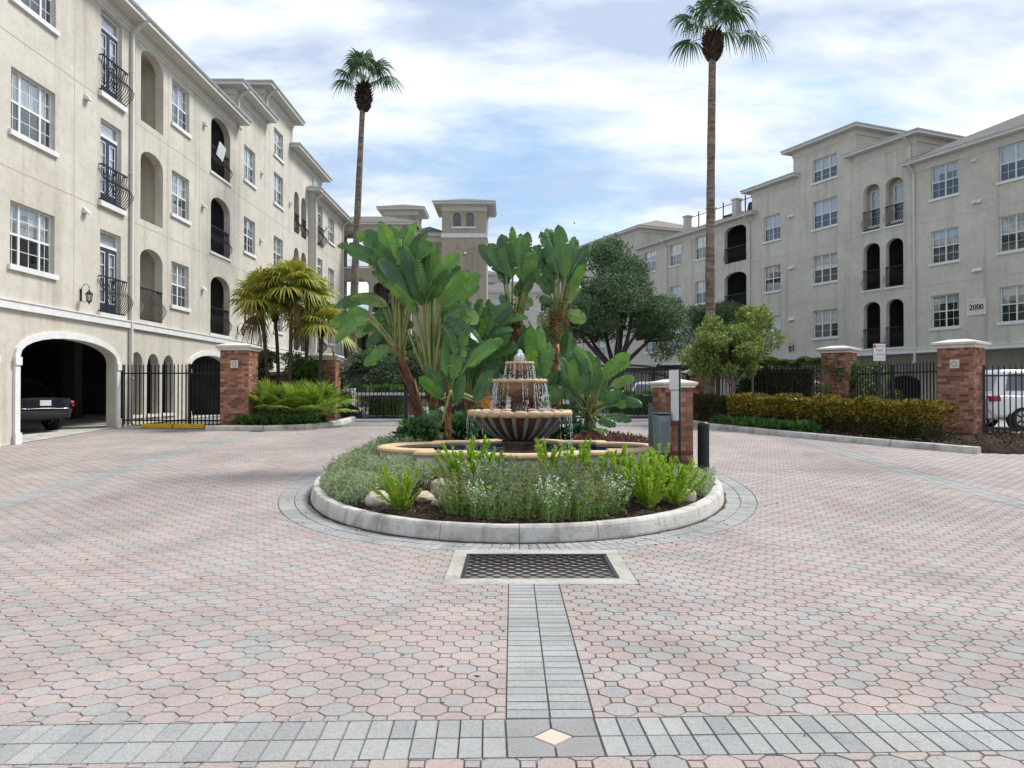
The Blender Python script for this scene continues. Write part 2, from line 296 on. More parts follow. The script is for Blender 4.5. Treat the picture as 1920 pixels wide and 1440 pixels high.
def leaves(P, D, L, W, fold=0.25, rs=nrs):
    """diamond leaves at points P growing along D (n,3); returns V,F quads, each its own island"""
    n = len(P); D = unit(D); L = np.broadcast_to(np.asarray(L, float), (n,))[:, None]; W = np.broadcast_to(np.asarray(W, float), (n,))[:, None]
    S = unit(np.cross(D, rs.normal(size=(n, 3)))); U = np.cross(S, D)
    V = np.stack([P, P+D*L*0.45+S*W*0.5+U*L*fold*0.3, P+D*L, P+D*L*0.45-S*W*0.5+U*L*fold*0.3], 1).reshape(-1, 3)
    return V, np.arange(4*n).reshape(n, 4)
def blobs(cs, n, rs=nrs, shell=0.55):
    """n points in a set of ellipsoids (cx,cy,cz,rx,ry,rz), mostly in the outer shell; returns points and outward directions"""
    cs = np.array(cs, float); vol = (cs[:, 3]*cs[:, 4]*cs[:, 5])**0.75; pick = rs.choice(len(cs), n, p=vol/vol.sum())
    d = unit(rs.normal(size=(n, 3))); r = shell+(1.05-shell)*rs.rand(n, 1)**0.7
    return cs[pick, :3]+d*r*cs[pick, 3:6], d
def gz(y):
    return float(np.interp(y, GY, GZ))
_gy = [-60, -10, 0, 3.5, 7, 8.6, 10.5, 13, 16, 20, 24, 28, 40, 400]; _gz = [0.30, 0.25, 0.07, 0.0, -0.07, -0.09, -0.04, 0.07, 0.21, 0.39, 0.53, 0.6, 0.62, 0.62]
GY = np.arange(-60, 120, 0.25); _k = np.exp(-0.5*(np.arange(-6, 7)/2.5)**2); _k /= _k.sum()
GZ = np.convolve(np.interp(np.pad(GY, 6, mode='reflect', reflect_type='odd'), _gy, _gz), _k, 'valid')
def at(px, py, Y): return Vector(((px-960)/1442*Y, Y, EYE+(734-py)/1442*Y))
# ================================================================== GROUND
def sheet(name, m, xs, ys, dz, parent=None, keep=None, smooth=True):
    """terrain-following grid sheet"""
    xs = np.asarray(xs, float); ys = np.asarray(ys, float); nx = len(xs)
    V = np.array([(x, y, gz(y)+dz) for y in ys for x in xs]); F = []
    for j in range(len(ys)-1):
        for i in range(nx-1):
            if keep and not keep((xs[i]+xs[i+1])/2, (ys[j]+ys[j+1])/2): continue
            F.append((j*nx+i, j*nx+i+1, (j+1)*nx+i+1, (j+1)*nx+i))
    return obj(name, npmesh(name, V, np.array(F), m, smooth), parent)
tag(sheet('ground', 'ground', [-700, -60, -20, 0, 20, 60, 700], list(np.arange(-50, 45, 1.0))+[60, 90, 119, 400, 900], -0.06), 'bare ground around the apartment court reaching the horizon', kind='structure')
LBED = [(-8.85, 22.35), (-7.2, 22.35), (-6.2, 22.75), (-5.75, 23.5), (-5.6, 25), (-5.65, 27.35), (-9.2, 27.35), (-9.0, 24.0)]
RBED = [(10.25, 16.8), (9.05, 18.25), (7.9, 19.7), (6.85, 21.45), (6.05, 23.0), (5.72, 25), (5.75, 27.35), (11.5, 27.35), (13.3, 22), (13.6, 17.9), (12.6, 17.0), (11.3, 16.62)]
def inpoly(x, y, P):
    c = False; n = len(P)
    for i in range(n):
        x1, y1 = P[i]; x2, y2 = P[i-1]
        if (y1 > y) != (y2 > y) and x < (x2-x1)*(y-y1)/(y2-y1)+x1: c = not c
    return c
# island outline: egg, ellipse in front, longer at the back
IC, IA, IF_, IB = (0.08, 12.95), 3.27, 4.43, 6.3
def ell(x, y):
    dx, dy = x-IC[0], y-IC[1]; b = IF_ if dy < 0 else IB; q = math.hypot(dx/IA, dy/b)
    n = Vector((dx/IA**2, dy/b**2)); n = n.normalized() if n.length > 0 else Vector((0, 1)); k = (1-1/max(q, 1e-4))
    return q, (dx*n.x+dy*n.y)*k, n
def epoint(a, off=0.0):
    b = IF_ if math.sin(a) < 0 else IB; p = Vector((IA*math.cos(a), b*math.sin(a))); n = Vector((p.x/IA**2, p.y/b**2)).normalized()
    return Vector(IC)+p+n*off
def eparam(off, step, a0=-math.pi/2):
    """points about 'step' apart along the offset outline"""
    A = np.linspace(a0, a0+2*math.pi, 2000); P = [epoint(a, off) for a in A]
    s = np.concatenate([[0], np.cumsum([(P[i+1]-P[i]).length for i in range(len(P)-1)])]); n = int(round(s[-1]/step))
    return np.interp(np.linspace(0, s[-1], n+1), s, A)
def zi(x, y):
    q = min(1.0, ell(x, y)[0]); return gz(y)+0.15+0.21*(1-q*q)
# ---- joint sand under the setts, plain paving outside
def inreg(x, y): return 2.4 < y < 24 and abs(x) < 0.70*y+2.6 and abs(x) < 13
fine_x = np.arange(-16, 32.01, 0.5); fine_y = np.arange(-6, 24.01, 0.5)
pave = tag(sheet('pavement', 'sand', fine_x, fine_y, -0.012, keep=inreg), 'pink and grey octagonal paving of the entrance court', kind='structure')
tag(sheet('court_paving', 'far_paving', np.arange(-40, 40.01, 0.5), np.arange(-12, 24.01, 0.5), -0.004, keep=lambda x, y: not inreg(x, y)), 'plain paving at the margins of the court', kind='structure')
tag(sheet('road', 'asphalt', [-5.6, 0, 5.7], np.arange(24, 27.6, 0.5), 0.0), 'grey roadway leading through the gates', kind='structure')
tag(sheet('parking_court', 'asphalt', [-60, -11, 0, 12, 60], np.arange(27.5, 118, 2), -0.004), 'grey parking court beyond the gates', kind='structure')
tag(sheet('driveway', 'concrete', [12.9, 16, 22], np.arange(14, 27.6, 1), 0.02, keep=lambda x, y: x > 13 or y < 16.5), 'pale concrete driveway behind the right fence', kind='structure')

# ---- setts
def clip(poly, nx, ny, c):
    o = []
    for i in range(len(poly)):
        a, b = poly[i], poly[(i+1) % len(poly)]; da, db = a[0]*nx+a[1]*ny-c, b[0]*nx+b[1]*ny-c
        if da >= 0: o.append(a)
        if (da >= 0) != (db >= 0): t = da/(da-db); o.append((a[0]+(b[0]-a[0])*t, a[1]+(b[1]-a[1])*t))
    return o
BT = math.tan(R(1.8)); BN = Vector((-math.sin(R(1.8)), math.cos(R(1.8)))); BC = BN.dot(Vector((0.19, 3.585))); BH = 0.208
SX0, SX1 = -0.03, 0.405; FX0, FX1, FY0, FY1 = -0.60, 1.10, 6.68, 8.13
def trimmed(poly, cx, cy):
    cut = False; r = 0.095
    d = BN.x*cx+BN.y*cy-BC
    if abs(d) < BH+r:
        s = 1 if d > 0 else -1; poly = clip(poly, BN.x*s, BN.y*s, BC*s+BH); cut = True
    if 3.3 < cy < 6.8 and d > 0 and SX0-r < cx < SX1+r:
        if cx < (SX0+SX1)/2: poly = clip(poly, -1, 0, -SX0)
        else: poly = clip(poly, 1, 0, SX1)
        cut = True
    dx, dy = max(FX0-cx, cx-FX1), max(FY0-cy, cy-FY1)
    if dx < r and dy < r:
        if dx > dy: poly = clip(poly, -1, 0, -FX0) if cx < 0.25 else clip(poly, 1, 0, FX1)
        else: poly = clip(poly, 0, -1, -FY0) if cy < 7.4 else clip(poly, 0, 1, FY1)
        cut = True
    for X in (-7.3, 7.3):
        if abs(cx-X) < 0.205+r and cy > 5:
            s = 1 if cx > X else -1; poly = clip(poly, s, 0, X*s+0.205); cut = True
    if abs(cx-IC[0]) < 4.2 and 8 < cy < 20:
        q, sd_, n = ell(cx, cy)
        if sd_ < 0.46+r:
            if sd_ < 0.46-r: return None, True
            dl = 0.46-sd_; poly = clip(poly, n.x, n.y, n.x*cx+n.y*cy+dl); cut = True
    return poly, cut
def area(p): return 0.5*abs(sum(p[i][0]*p[(i+1) % len(p)][1]-p[(i+1) % len(p)][0]*p[i][1] for i in range(len(p))))
def sett(mb, poly, zf, gap=0.0026, ch=0.0030, drop=0.012):
    n = len(poly); cx = sum(p[0] for p in poly)/n; cy = sum(p[1] for p in poly)/n
    sg = 1 if sum(poly[i][0]*poly[(i+1) % n][1]-poly[(i+1) % n][0]*poly[i][1] for i in range(n)) > 0 else -1
    nr = []
    for i in range(n):
        ex, ey = poly[(i+1) % n][0]-poly[i][0], poly[(i+1) % n][1]-poly[i][1]; l_ = math.hypot(ex, ey) or 1e-6; nr.append((-ey*sg/l_, ex*sg/l_))
    def ins(d):
        o = []
        for i, (x, y) in enumerate(poly):
            (ax, ay), (bx, by) = nr[i-1], nr[i]; k = d/max(0.35, 1+ax*bx+ay*by); mx_, my_ = (ax+bx)*k, (ay+by)*k
            lim = 0.55*math.hypot(cx-x, cy-y); mm = math.hypot(mx_, my_); f = min(1.0, lim/mm) if mm > 0 else 1; o.append((x+mx_*f, y+my_*f))
        return o
    a, b = ins(gap), ins(gap+ch); tz = rnd.uniform(-0.0012, 0.0012)
    mb.add([(x, y, zf(y)-drop) for x, y in a]+[(x, y, zf(y)+tz) for x, y in b], [tuple(range(n, 2*n))]+[(k, (k+1) % n, n+(k+1) % n, n+k) for k in range(n)])
OCT = [(0.092*math.cos(R(22.5+45*k)), 0.092*math.sin(R(22.5+45*k))) for k in range(8)]
SQ = [(0.0351*a, 0.0351*b) for a, b in ((-1, -1), (1, -1), (1, 1), (-1, 1))]
P_ = 0.12; ox, oy = 0.19, 3.55
octs, sqs = [], []
for n in range(int((2.4-oy)/P_)-1, int((24-oy)/P_)):
    cy = oy+n*P_
    for m in range(-112, 112):
        cx = ox+m*P_
        if not inreg(cx, cy) or (cy > 16 and (inpoly(cx, cy, LBED) or inpoly(cx, cy, RBED))) or cx < -12.2 or (cy > 10 and cx > 13): continue
        base = OCT if (m+n) % 2 == 0 else SQ
        poly, cut = trimmed([(cx+x, cy+y) for x, y in base], cx, cy)
        if not poly or len(poly) < 3 or area(poly) < 0.0009: continue
        (octs if base is OCT else sqs).append((cy, cx, poly, cut))
def sett_parts(lst, base, name):
    vis = [i for i, (cy, cx, p, c) in enumerate(lst) if cy > 3.22 and abs(cx)*1442/cy < 985]
    vis = set(sorted(vis, key=lambda i: lst[i][0]+0.15*abs(lst[i][1]))[:300]); big = MB(); mb0 = MB(); sett(mb0, base, lambda y: 0.0); me0 = mb0.mesh(name, 'paver')
    for i, (cy, cx, p, cut) in enumerate(lst):
        if i in vis:
            if cut:
                mb = MB(); sett(mb, [(x-cx, y-cy) for x, y in p], lambda y: 0.0); me = mb.mesh(name, 'paver')
            else: me = me0
            sl = math.atan((gz(cy+0.1)-gz(cy-0.1))/0.2)
            obj(name, me, pave, (cx, cy, gz(cy)+rnd.uniform(-0.001, 0.001)), (sl+rnd.uniform(-0.003, 0.003), rnd.uniform(-0.003, 0.003), 0))
        else: sett(big, p, gz)
    tag(big.build(name+'s', 'paver', pave), kind='stuff')
sett_parts(octs, OCT, 'octagon_paver'); sett_parts(sqs, SQ, 'square_paver')
# ---- grey border setts: cross band with a diamond, centre strip, side bands, two rings round the island
def bsett(poly, m='paver_grey', name='border_paver'):
    n = len(poly); cx = sum(p[0] for p in poly)/n; cy = sum(p[1] for p in poly)/n
    mb = MB(); sett(mb, [(x-cx, y-cy) for x, y in poly], lambda y: 0.0); sl = math.atan((gz(cy+0.1)-gz(cy-0.1))/0.2)
    return mb.build(name, m, pave, (cx, cy, gz(cy)), (sl+rnd.uniform(-0.004, 0.004), rnd.uniform(-0.004, 0.004), 0))
def band_pt(s, d): t = Vector((BN.y, -BN.x)); return tuple(Vector((0.19, 3.585))+t*s+BN*d)
for k in range(-28, 28):
    for d0, d1 in ((-BH, 0), (0, BH)):
        s0 = (0.219 if k >= 0 else -0.219)+ (k if k >= 0 else k+1)*0.108; s1 = s0+(0.108 if k >= 0 else -0.108)
        bsett([band_pt(s0, d0), band_pt(s1, d0), band_pt(s1, d1), band_pt(s0, d1)])
dm = 0.095
for sx in (-1, 1):
    for sy in (-1, 1):
        bsett([band_pt(sx*dm, 0), band_pt(sx*0.217, 0), band_pt(sx*0.217, sy*BH), band_pt(0, sy*BH), band_pt(0, sy*dm)], 'paver_dark', 'corner_paver')
bsett([band_pt(-dm, 0), band_pt(0, -dm), band_pt(dm, 0), band_pt(0, dm)], 'paver_cream', 'diamond_paver')
y = 3.80
while y < FY0-0.03:
    h = min(0.104, FY0-y)
    for x0, x1 in ((SX0, (SX0+SX1)/2), ((SX0+SX1)/2, SX1)): bsett([(x0, y), (x1, y), (x1, y+h), (x0, y+h)])
    y += 0.104
big = MB()
for X in (-7.3, 7.3):
    for k in range(150):
        for x0 in (X-0.2, X): sett(big, [(x0, 6+k*0.105), (x0+0.2, 6+k*0.105), (x0+0.2, 6.105+k*0.105), (x0, 6.105+k*0.105)], gz)
for j, (o0, o1) in enumerate(((0.0, 0.225), (0.23, 0.455))):
    A = eparam(0.2, 0.103)
    for k in range(len(A)-1):
        p = [tuple(epoint(a, o)) for a, o in ((A[k], o0), (A[k], o1), (A[k+1], o1), (A[k+1], o0))][::-1]
        if p[0][1] < 13.4: bsett(p)
        else: sett(big, p, gz)
tag(big.build('far_border_pavers', 'paver_grey', pave), kind='stuff')
# ---- island kerb, soil, mulch
def kerb_run(pts_in, pts_out, h, parent, top=0.03):
    """kerb stones between an inner and an outer polyline (each piece one object)"""
    for k in range(len(pts_in)-1):
        mb = MB(); V = []
        for t in np.linspace(0.006, 0.994, 5):
            i = Vector(pts_in[k]).lerp(Vector(pts_in[k+1]), t); o = Vector(pts_out[k]).lerp(Vector(pts_out[k+1]), t)
            d = (o-i).normalized(); z = gz((i.y+o.y)/2); jz = rnd.uniform(-0.004, 0.004)
            prof = [(i, -0.08), (i, h-0.015), (i+d*0.02, h+jz), (o-d*0.065, h+jz), (o-d*0.028, h-0.016), (o-d*0.008, h-0.05), (o, 0.02), (o, -0.08)]
            V += [(p.x, p.y, z+zz_) for p, zz_ in prof]
        F = [(a*8+b, a*8+b+1, a*8+b+9, a*8+b+8) for a in range(4) for b in range(7)]+[tuple(range(7, -1, -1)), tuple(range(32, 40))]
        mb.add(V, F).build('kerb_stone', 'concrete', parent, smooth=False)
ik = thing('island_kerb', 'weathered concrete kerb ringing the planted fountain island', 'kerb'); ik['kind'] = 'structure'; del ik['category']
A = eparam(0.0, 0.93)
# finer outline: each stone is bent through sub pieces
for k in range(len(A)-1):
    mb = MB(); V = []; aa = np.linspace(A[k], A[k+1], 7); e = (A[k+1]-A[k])*0.004; aa[0] += e; aa[-1] -= e
    for a in aa:
        o = epoint(a); i = epoint(a, -0.19); d = (o-i).normalized(); z = gz(o.y); jz = rnd.uniform(-0.003, 0.003)
        prof = [(i, -0.05), (i, 0.17), (i+d*0.02, 0.19+jz), (o-d*0.085, 0.2+jz), (o-d*0.05, 0.19+jz), (o-d*0.03, 0.165), (o-d*0.018, 0.12), (o-d*0.002, 0.03), (o-d*0.002, -0.08)]
        V += [(p.x, p.y, z+q) for p, q in prof]
    F = [(a*9+b, a*9+b+1, a*9+b+10, a*9+b+9) for a in range(6) for b in range(8)]+[tuple(range(8, -1, -1)), tuple(range(54, 63))]
    mb.add(V, F).build('kerb_stone', 'concrete', ik, smooth=False)
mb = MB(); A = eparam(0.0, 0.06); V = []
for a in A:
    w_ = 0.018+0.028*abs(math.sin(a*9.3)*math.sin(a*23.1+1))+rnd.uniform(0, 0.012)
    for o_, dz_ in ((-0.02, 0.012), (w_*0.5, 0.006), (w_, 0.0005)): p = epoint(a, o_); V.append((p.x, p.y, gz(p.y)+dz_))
mb.add(V, [(3*k+j, 3*k+j+1, 3*k+j+4, 3*k+j+3) for k in range(len(A)-1) for j in (0, 1)]); tag(mb.build('kerb_dirt_shade', 'dirt_shade', ik), kind='stuff')  # irregular dirt strip that also paints in the kerb's contact shadow
mb = MB(); rings = np.linspace(0.0, 1.0, 16); nA = 96
V = []
for q in rings:
    for k in range(nA):
        p = Vector(IC)+(epoint(2*math.pi*k/nA, -0.10)-Vector(IC))*q; V.append((p.x, p.y, zi(p.x, p.y)+rnd.uniform(-0.015, 0.02)-(0.02 if q > 0.97 else 0)))
mb.add(V, [(i*nA+k, i*nA+(k+1) % nA, (i+1)*nA+(k+1) % nA, (i+1)*nA+k) for i in range(15) for k in range(nA)])
bed = tag(mb.build('planting_bed', 'soil', smooth=True), 'dark mulched soil of the fountain island', kind='structure')
def chips(n, pick, parent, m='mulch', size=0.05):
    P = np.array([pick() for _ in range(n)]); D = nrs.normal(size=(n, 3)); D[:, 2] *= 0.35; D = unit(D)
    V, F = leaves(P, D, size*(0.5+nrs.rand(n)), size*0.35*(0.5+nrs.rand(n)), 0.3); return tag(obj('mulch', npmesh('mulch', V, F, m), parent), kind='stuff')
def pick_island():
    while True:
        x, y = rnd.uniform(-3.2, 3.3), rnd.uniform(8.5, 19.2); q = ell(x, y)
        if q[1] < -0.18 and (y < 12 or rnd.random() < 0.4): return (x, y, zi(x, y)+0.012)
chips(9000, pick_island, bed, size=0.06)
# ---- side beds with kerbs
def bed_mesh(name, P, kerbn, label):
    n = len(P); c = Vector((sum(p[0] for p in P)/n, sum(p[1] for p in P)/n)); mb = MB(); V = []; m = 6
    E = []
    for i in range(n):
        for t in range(4): E.append(Vector(P[i]).lerp(Vector(P[(i+1) % n]), t/4))
    for q in (1, 0.96, 0.75, 0.5, 0.25, 0.0):
        for e in E: p = c+(e-c)*q; V.append((p.x, p.y, gz(p.y)+(-0.03 if q > 0.999 else 0.10+0.12*(1-q)*1.2+rnd.uniform(-0.01, 0.02))))
    k = len(E); mb.add(V, [(i*k+j, i*k+(j+1) % k, (i+1)*k+(j+1) % k, (i+1)*k+j) for i in range(m-1) for j in range(k)])
    b = tag(mb.build(name, 'soil', smooth=True), label, kind='structure')
    pts = [Vector(p) for p in P[:kerbn]]; dense = []
    for i in range(len(pts)-1):
        L_ = (pts[i+1]-pts[i]).length; s = max(1, int(round(L_/1.3)))
        for t in range(s): dense.append(pts[i].lerp(pts[i+1], t/s))
    dense.append(pts[-1]); outp = []
    for i, p in enumerate(dense):
        t = (dense[min(i+1, len(dense)-1)]-dense[max(i-1, 0)]).normalized(); nn = Vector((t.y, -t.x))
        if (p+nn-c).length < (p-nn-c).length: nn = -nn
        outp.append(p+nn*0.2)
    kerb_run(dense, outp, 0.15, b); return b
lbed = bed_mesh('left_bed', LBED, 6, 'mulched bed with kerb beside the left gate')
rbed = bed_mesh('right_bed', RBED, 7, 'mulched bed with kerb along the right fence')
def pick_rb():
    while True:
        x, y = rnd.uniform(6, 13.5), rnd.uniform(16.6, 24)
        if inpoly(x, y, RBED): return (x, y, gz(y)+0.15+0.02*rnd.random())
chips(6000, pick_rb, rbed, size=0.085)
# ---- drain
g0 = thing('storm_drain', 'rectangular iron storm drain grate in a concrete frame before the island', 'drain grate', (0.25, 7.405, gz(7.4)))
mb = MB(); hx, hy = 0.85, 0.72; ix, iy = 0.715, 0.525; t = 0.006
for a in ((-hx, hx, -hy, -iy), (-hx, hx, iy, hy), (-hx, -ix, -iy, iy), (ix, hx, -iy, iy)): mb.box(a[0], a[1], a[2], a[3], -0.15, t)
mb.build('frame', 'concrete_frame', g0)
MB().box(-ix, ix, -iy, iy, -0.5, -0.45).build('pit', 'interior', g0)
mb = MB()
for a in ((-ix, ix, -iy, -iy+0.035), (-ix, ix, iy-0.035, iy), (-ix, -ix+0.035, -iy, iy), (ix-0.035, ix, -iy, iy)): mb.box(a[0], a[1], a[2], a[3], -0.09, 0.002)
mb.build('grate_rim', 'iron', g0)
# honeycomb of wavy bars across the opening
nx_, ny_ = 20, 12; dx_ = (2*ix-0.08)/nx_; dy_ = (2*iy-0.08)/ny_
def wavy(ph):
    m = MB(); pts = []
    for k in range(nx_*2+1):
        x = -ix+0.04+k*dx_/2; pts.append((x, (0.26 if ((k+ph) % 4) in (0, 1) else -0.26)*dy_))
    for (x0, y0), (x1, y1) in zip(pts[:-1], pts[1:]):
        nx2, ny2 = -(y1-y0), x1-x0; l_ = math.hypot(nx2, ny2); nx2 *= 0.0052/l_; ny2 *= 0.0052/l_
        m.prism([(x0-nx2, y0-ny2), (x1-nx2, y1-ny2), (x1+nx2, y1+ny2), (x0+nx2, y0+ny2)], -0.05, 0.0)
    return m.mesh('grate_bar', 'iron_edge')
wm = [wavy(0), wavy(2)]
for j in range(ny_+1): obj('grate_bar', wm[j % 2], g0, (0, -iy+0.04+j*dy_, 0))
# ================================================================== BUILDINGS (local frame: x along the wall, y inwards, z up)
def wall(mb, x0, x1, z0, z1, ops, th=0.25, y=0.0):
    """front wall face with real openings (x0,x1,z0,z1,rise) and their reveals"""
    xs = sorted({x0, x1, *[min(max(o[0], x0), x1) for o in ops], *[min(max(o[1], x0), x1) for o in ops]})
    zs = sorted({z0, z1, *[min(max(o[2], z0), z1) for o in ops], *[min(max(o[3], z0), z1) for o in ops]})
    for j in range(len(zs)-1):
        zc = (zs[j]+zs[j+1])/2; run = None
        for i in range(len(xs)):
            solid = i < len(xs)-1 and not any(o[0] < (xs[i]+xs[i+1])/2 < o[1] and o[2] < zc < o[3] for o in ops)
            if solid and run is None: run = xs[i]
            if not solid and run is not None:
                mb.quad((run, y, zs[j]), (xs[i], y, zs[j]), (xs[i], y, zs[j+1]), (run, y, zs[j+1])); run = None
    for (a, b, c, d, rise) in ops:
        s = d-rise; yb = y+th
        mb.quad((a, y, c), (a, yb, c), (a, yb, s), (a, y, s)); mb.quad((b, yb, c), (b, y, c), (b, y, s), (b, yb, s))
        mb.quad((a, y, c), (b, y, c), (b, yb, c), (a, yb, c))
        if rise <= 0: mb.quad((a, y, d), (a, yb, d), (b, yb, d), (b, y, d))
        else:
            P = arch_pts(a, b, s, rise)
            for (xa, za), (xb, zb) in zip(P[:-1], P[1:]):
                mb.quad((xa, y, za), (xb, y, zb), (xb, y, d), (xa, y, d)); mb.quad((xa, y, za), (xa, yb, za), (xb, yb, zb), (xb, y, zb))
def arch_pts(a, b, s, rise, n=14):
    return [((a+b)/2-(b-a)/2*math.cos(math.pi*k/n), s+rise*math.sin(math.pi*k/n)**0.9) for k in range(n+1)]
def arch_trim(a, b, z0, s, rise, w, y0, y1, cap=True):
    """trim band round an arched opening"""
    mb = MB(); I = [(a, z0)]+arch_pts(a, b, s, rise)+[(b, z0)]; O = [(a-w, z0)]+arch_pts(a-w, b+w, s, rise+w)+[(b+w, z0)]
    for k in range(len(I)-1):
        (ix0, iz0), (ix1, iz1), (ox0, oz0), (ox1, oz1) = I[k], I[k+1], O[k], O[k+1]
        P = [(ix0, y0, iz0), (ix1, y0, iz1), (ox1, y0, oz1), (ox0, y0, oz0), (ix0, y1, iz0), (ix1, y1, iz1), (ox1, y1, oz1), (ox0, y1, oz0)]
        mb.add(P, [(0, 1, 2, 3), (0, 4, 5, 1), (3, 2, 6, 7), (4, 7, 6, 5)])
    return mb
WC = {}
def window(b, x0, x1, z0, z1, cols=2, mrow=2, mcol=2, y=0.0, near=False, ratios=None, glass='glass', shade=None, rail=True):
    """sash window in its opening: frame, one pane per light, sill, curtain"""
    w, h = x1-x0, z1-z0; key = (round(w, 2), round(h, 2), cols, mrow, mcol, rail)
    rt = ratios or [1/cols]*cols; ed = [0]
    for r_ in rt: ed.append(ed[-1]+r_*w)
    if key not in WC:
        f = MB(); fw = 0.045; ya, yb = 0.10, 0.17
        f.box(0, w, ya, yb, 0, fw); f.box(0, w, ya, yb, h-fw, h); f.box(0, fw, ya, yb, fw, h-fw); f.box(w-fw, w, ya, yb, fw, h-fw)
        for e in ed[1:-1]: f.box(e-0.035, e+0.035, ya+0.002, yb-0.002, fw, h-fw)
        if rail: f.box(fw, w-fw, ya+0.004, yb-0.004, h*0.5-0.028, h*0.5+0.028)
        for i in range(cols):
            for half in (0, 1):
                za, zb = (fw, h*0.5-0.028) if half == 0 else (h*0.5+0.028, h-fw)
                for k in range(1, mcol): xx = ed[i]+(ed[i+1]-ed[i])*k/mcol; f.box(xx-0.008, xx+0.008, 0.118, 0.142, za, zb)
                for k in range(1, mrow): zz_ = za+(zb-za)*k/mrow; f.box(ed[i]+0.03, ed[i+1]-0.03, 0.1195, 0.1405, zz_-0.008, zz_+0.008)
        s = MB(); s.box(-0.09, w+0.09, -0.07, 0.10, -0.13, -0.0, 0, 0)
        pn = {}
        for i in range(cols): pn[i] = MB().box(0, ed[i+1]-ed[i]-0.05, 0, 0.006, 0, h*0.5-0.07).mesh('pane', None)
        WC[key] = (f.mesh('window', 'trim'), s.mesh('sill', 'trim'), pn)
    fm, sm, pn = WC[key]
    o = obj('window', fm, b, (x0, y, z0)); obj('sill', sm, o)
    gk = glass
    for i in range(cols):
        for half in (0, 1):
            gk = glass if half or glass != 'glass' else 'glass_screen'; kk = (key, i, gk)
            if kk not in WC:
                m_ = pn[i].copy(); m_.materials.clear(); m_.materials.append(MAT[gk]); WC[kk] = m_
            obj('pane', WC[kk], o, (ed[i]+0.025, 0.127, 0.045 if half == 0 else h*0.5+0.028))
    # curtain or blind behind
    sh = rnd.random() if shade is None else shade
    c = MB(); top = h-0.03; bot = 0.03 if sh < 0.55 else (h*rnd.uniform(0.3, 0.55) if sh < 0.85 else h*0.75)
    if near and sh >= 0.45:
        k = int((top-bot)/0.075)
        for j in range(k): c.box(0.05, w-0.05, 0.20, 0.212, bot+j*0.075, bot+j*0.075+0.066)
        c.build('blind', 'curtain', o)
    else:
        n = max(8, int(w/0.07)); V = []
        for k in range(n+1): V += [(w*k/n, 0.205+0.02*(k % 2), bot), (w*k/n, 0.205+0.02*(k % 2), top)]
        c.add(V, [(2*k, 2*k+2, 2*k+3, 2*k+1) for k in range(n)]).build('curtain', 'curtain', o)
    if sh >= 0.85 or near:
        n = 5
        for (a, b_) in ((0.02, w*0.18), (w*0.82, w-0.02)):
            V = []; c = MB()
            for k in range(n+1): V += [(a+(b_-a)*k/n, 0.235+0.02*(k % 2), 0.03), (a+(b_-a)*k/n, 0.235+0.02*(k % 2), top)]
            c.add(V, [(2*k, 2*k+2, 2*k+3, 2*k+1) for k in range(n)]).build('curtain', 'curtain', o)
    return o
def french_door(b, x0, x1, z0, z1, y=0.0, m='trim'):
    w, h = x1-x0, z1-z0; f = MB(); hd = h-0.48
    f.box(0, w, 0.1, 0.18, h-0.05, h); f.box(0, 0.05, 0.1, 0.18, 0, h-0.05); f.box(w-0.05, w, 0.1, 0.18, 0, h-0.05); f.box(0.05, w-0.05, 0.098, 0.182, hd, hd+0.09)
    o = f.build('french_door', m, b, (x0, y, z0)); t_ = MB().box(0.05, w-0.05, 0.135, 0.141, hd+0.09, h-0.05).build('transom_pane', 'glass', o)
    MB().box(0.06, w-0.06, 0.19, 0.2, hd+0.1, h-0.06).build('blind', 'curtain', o)
    for s in (0, 1):
        a, c = (0.055, w/2-0.008) if s == 0 else (w/2+0.008, w-0.055); d = MB()
        d.box(a, c, 0.12, 0.16, 0.02, 0.30); d.box(a, c, 0.12, 0.16, hd-0.12, hd-0.005); d.box(a, a+0.10, 0.12, 0.16, 0.3, hd-0.12); d.box(c-0.10, c, 0.12, 0.16, 0.3, hd-0.12)
        l_ = d.build('door_leaf', 'door', o)
        q = MB(); q.box(a+0.1, c-0.1, 0.115, 0.118, 0.3, 0.33); q.box(a+0.1, c-0.1, 0.115, 0.118, hd-0.15, hd-0.12); q.box(a+0.1, a+0.13, 0.115, 0.118, 0.33, hd-0.15); q.box(c-0.13, c-0.1, 0.115, 0.118, 0.33, hd-0.15)
        for k in range(1, 4): zz_ = 0.33+(hd-0.48)*k/4; q.box(a+0.13, c-0.13, 0.128, 0.15, zz_-0.012, zz_+0.012)
        q.build('door_trim', 'trim', o)
        MB().box(a+0.1, c-0.1, 0.138, 0.143, 0.3, hd-0.12).build('pane', 'glass', o)
        MB().box(a+0.08, c-0.08, 0.175, 0.18, 0.2, hd).build('curtain', 'curtain', o)
    return o
BAL = {}
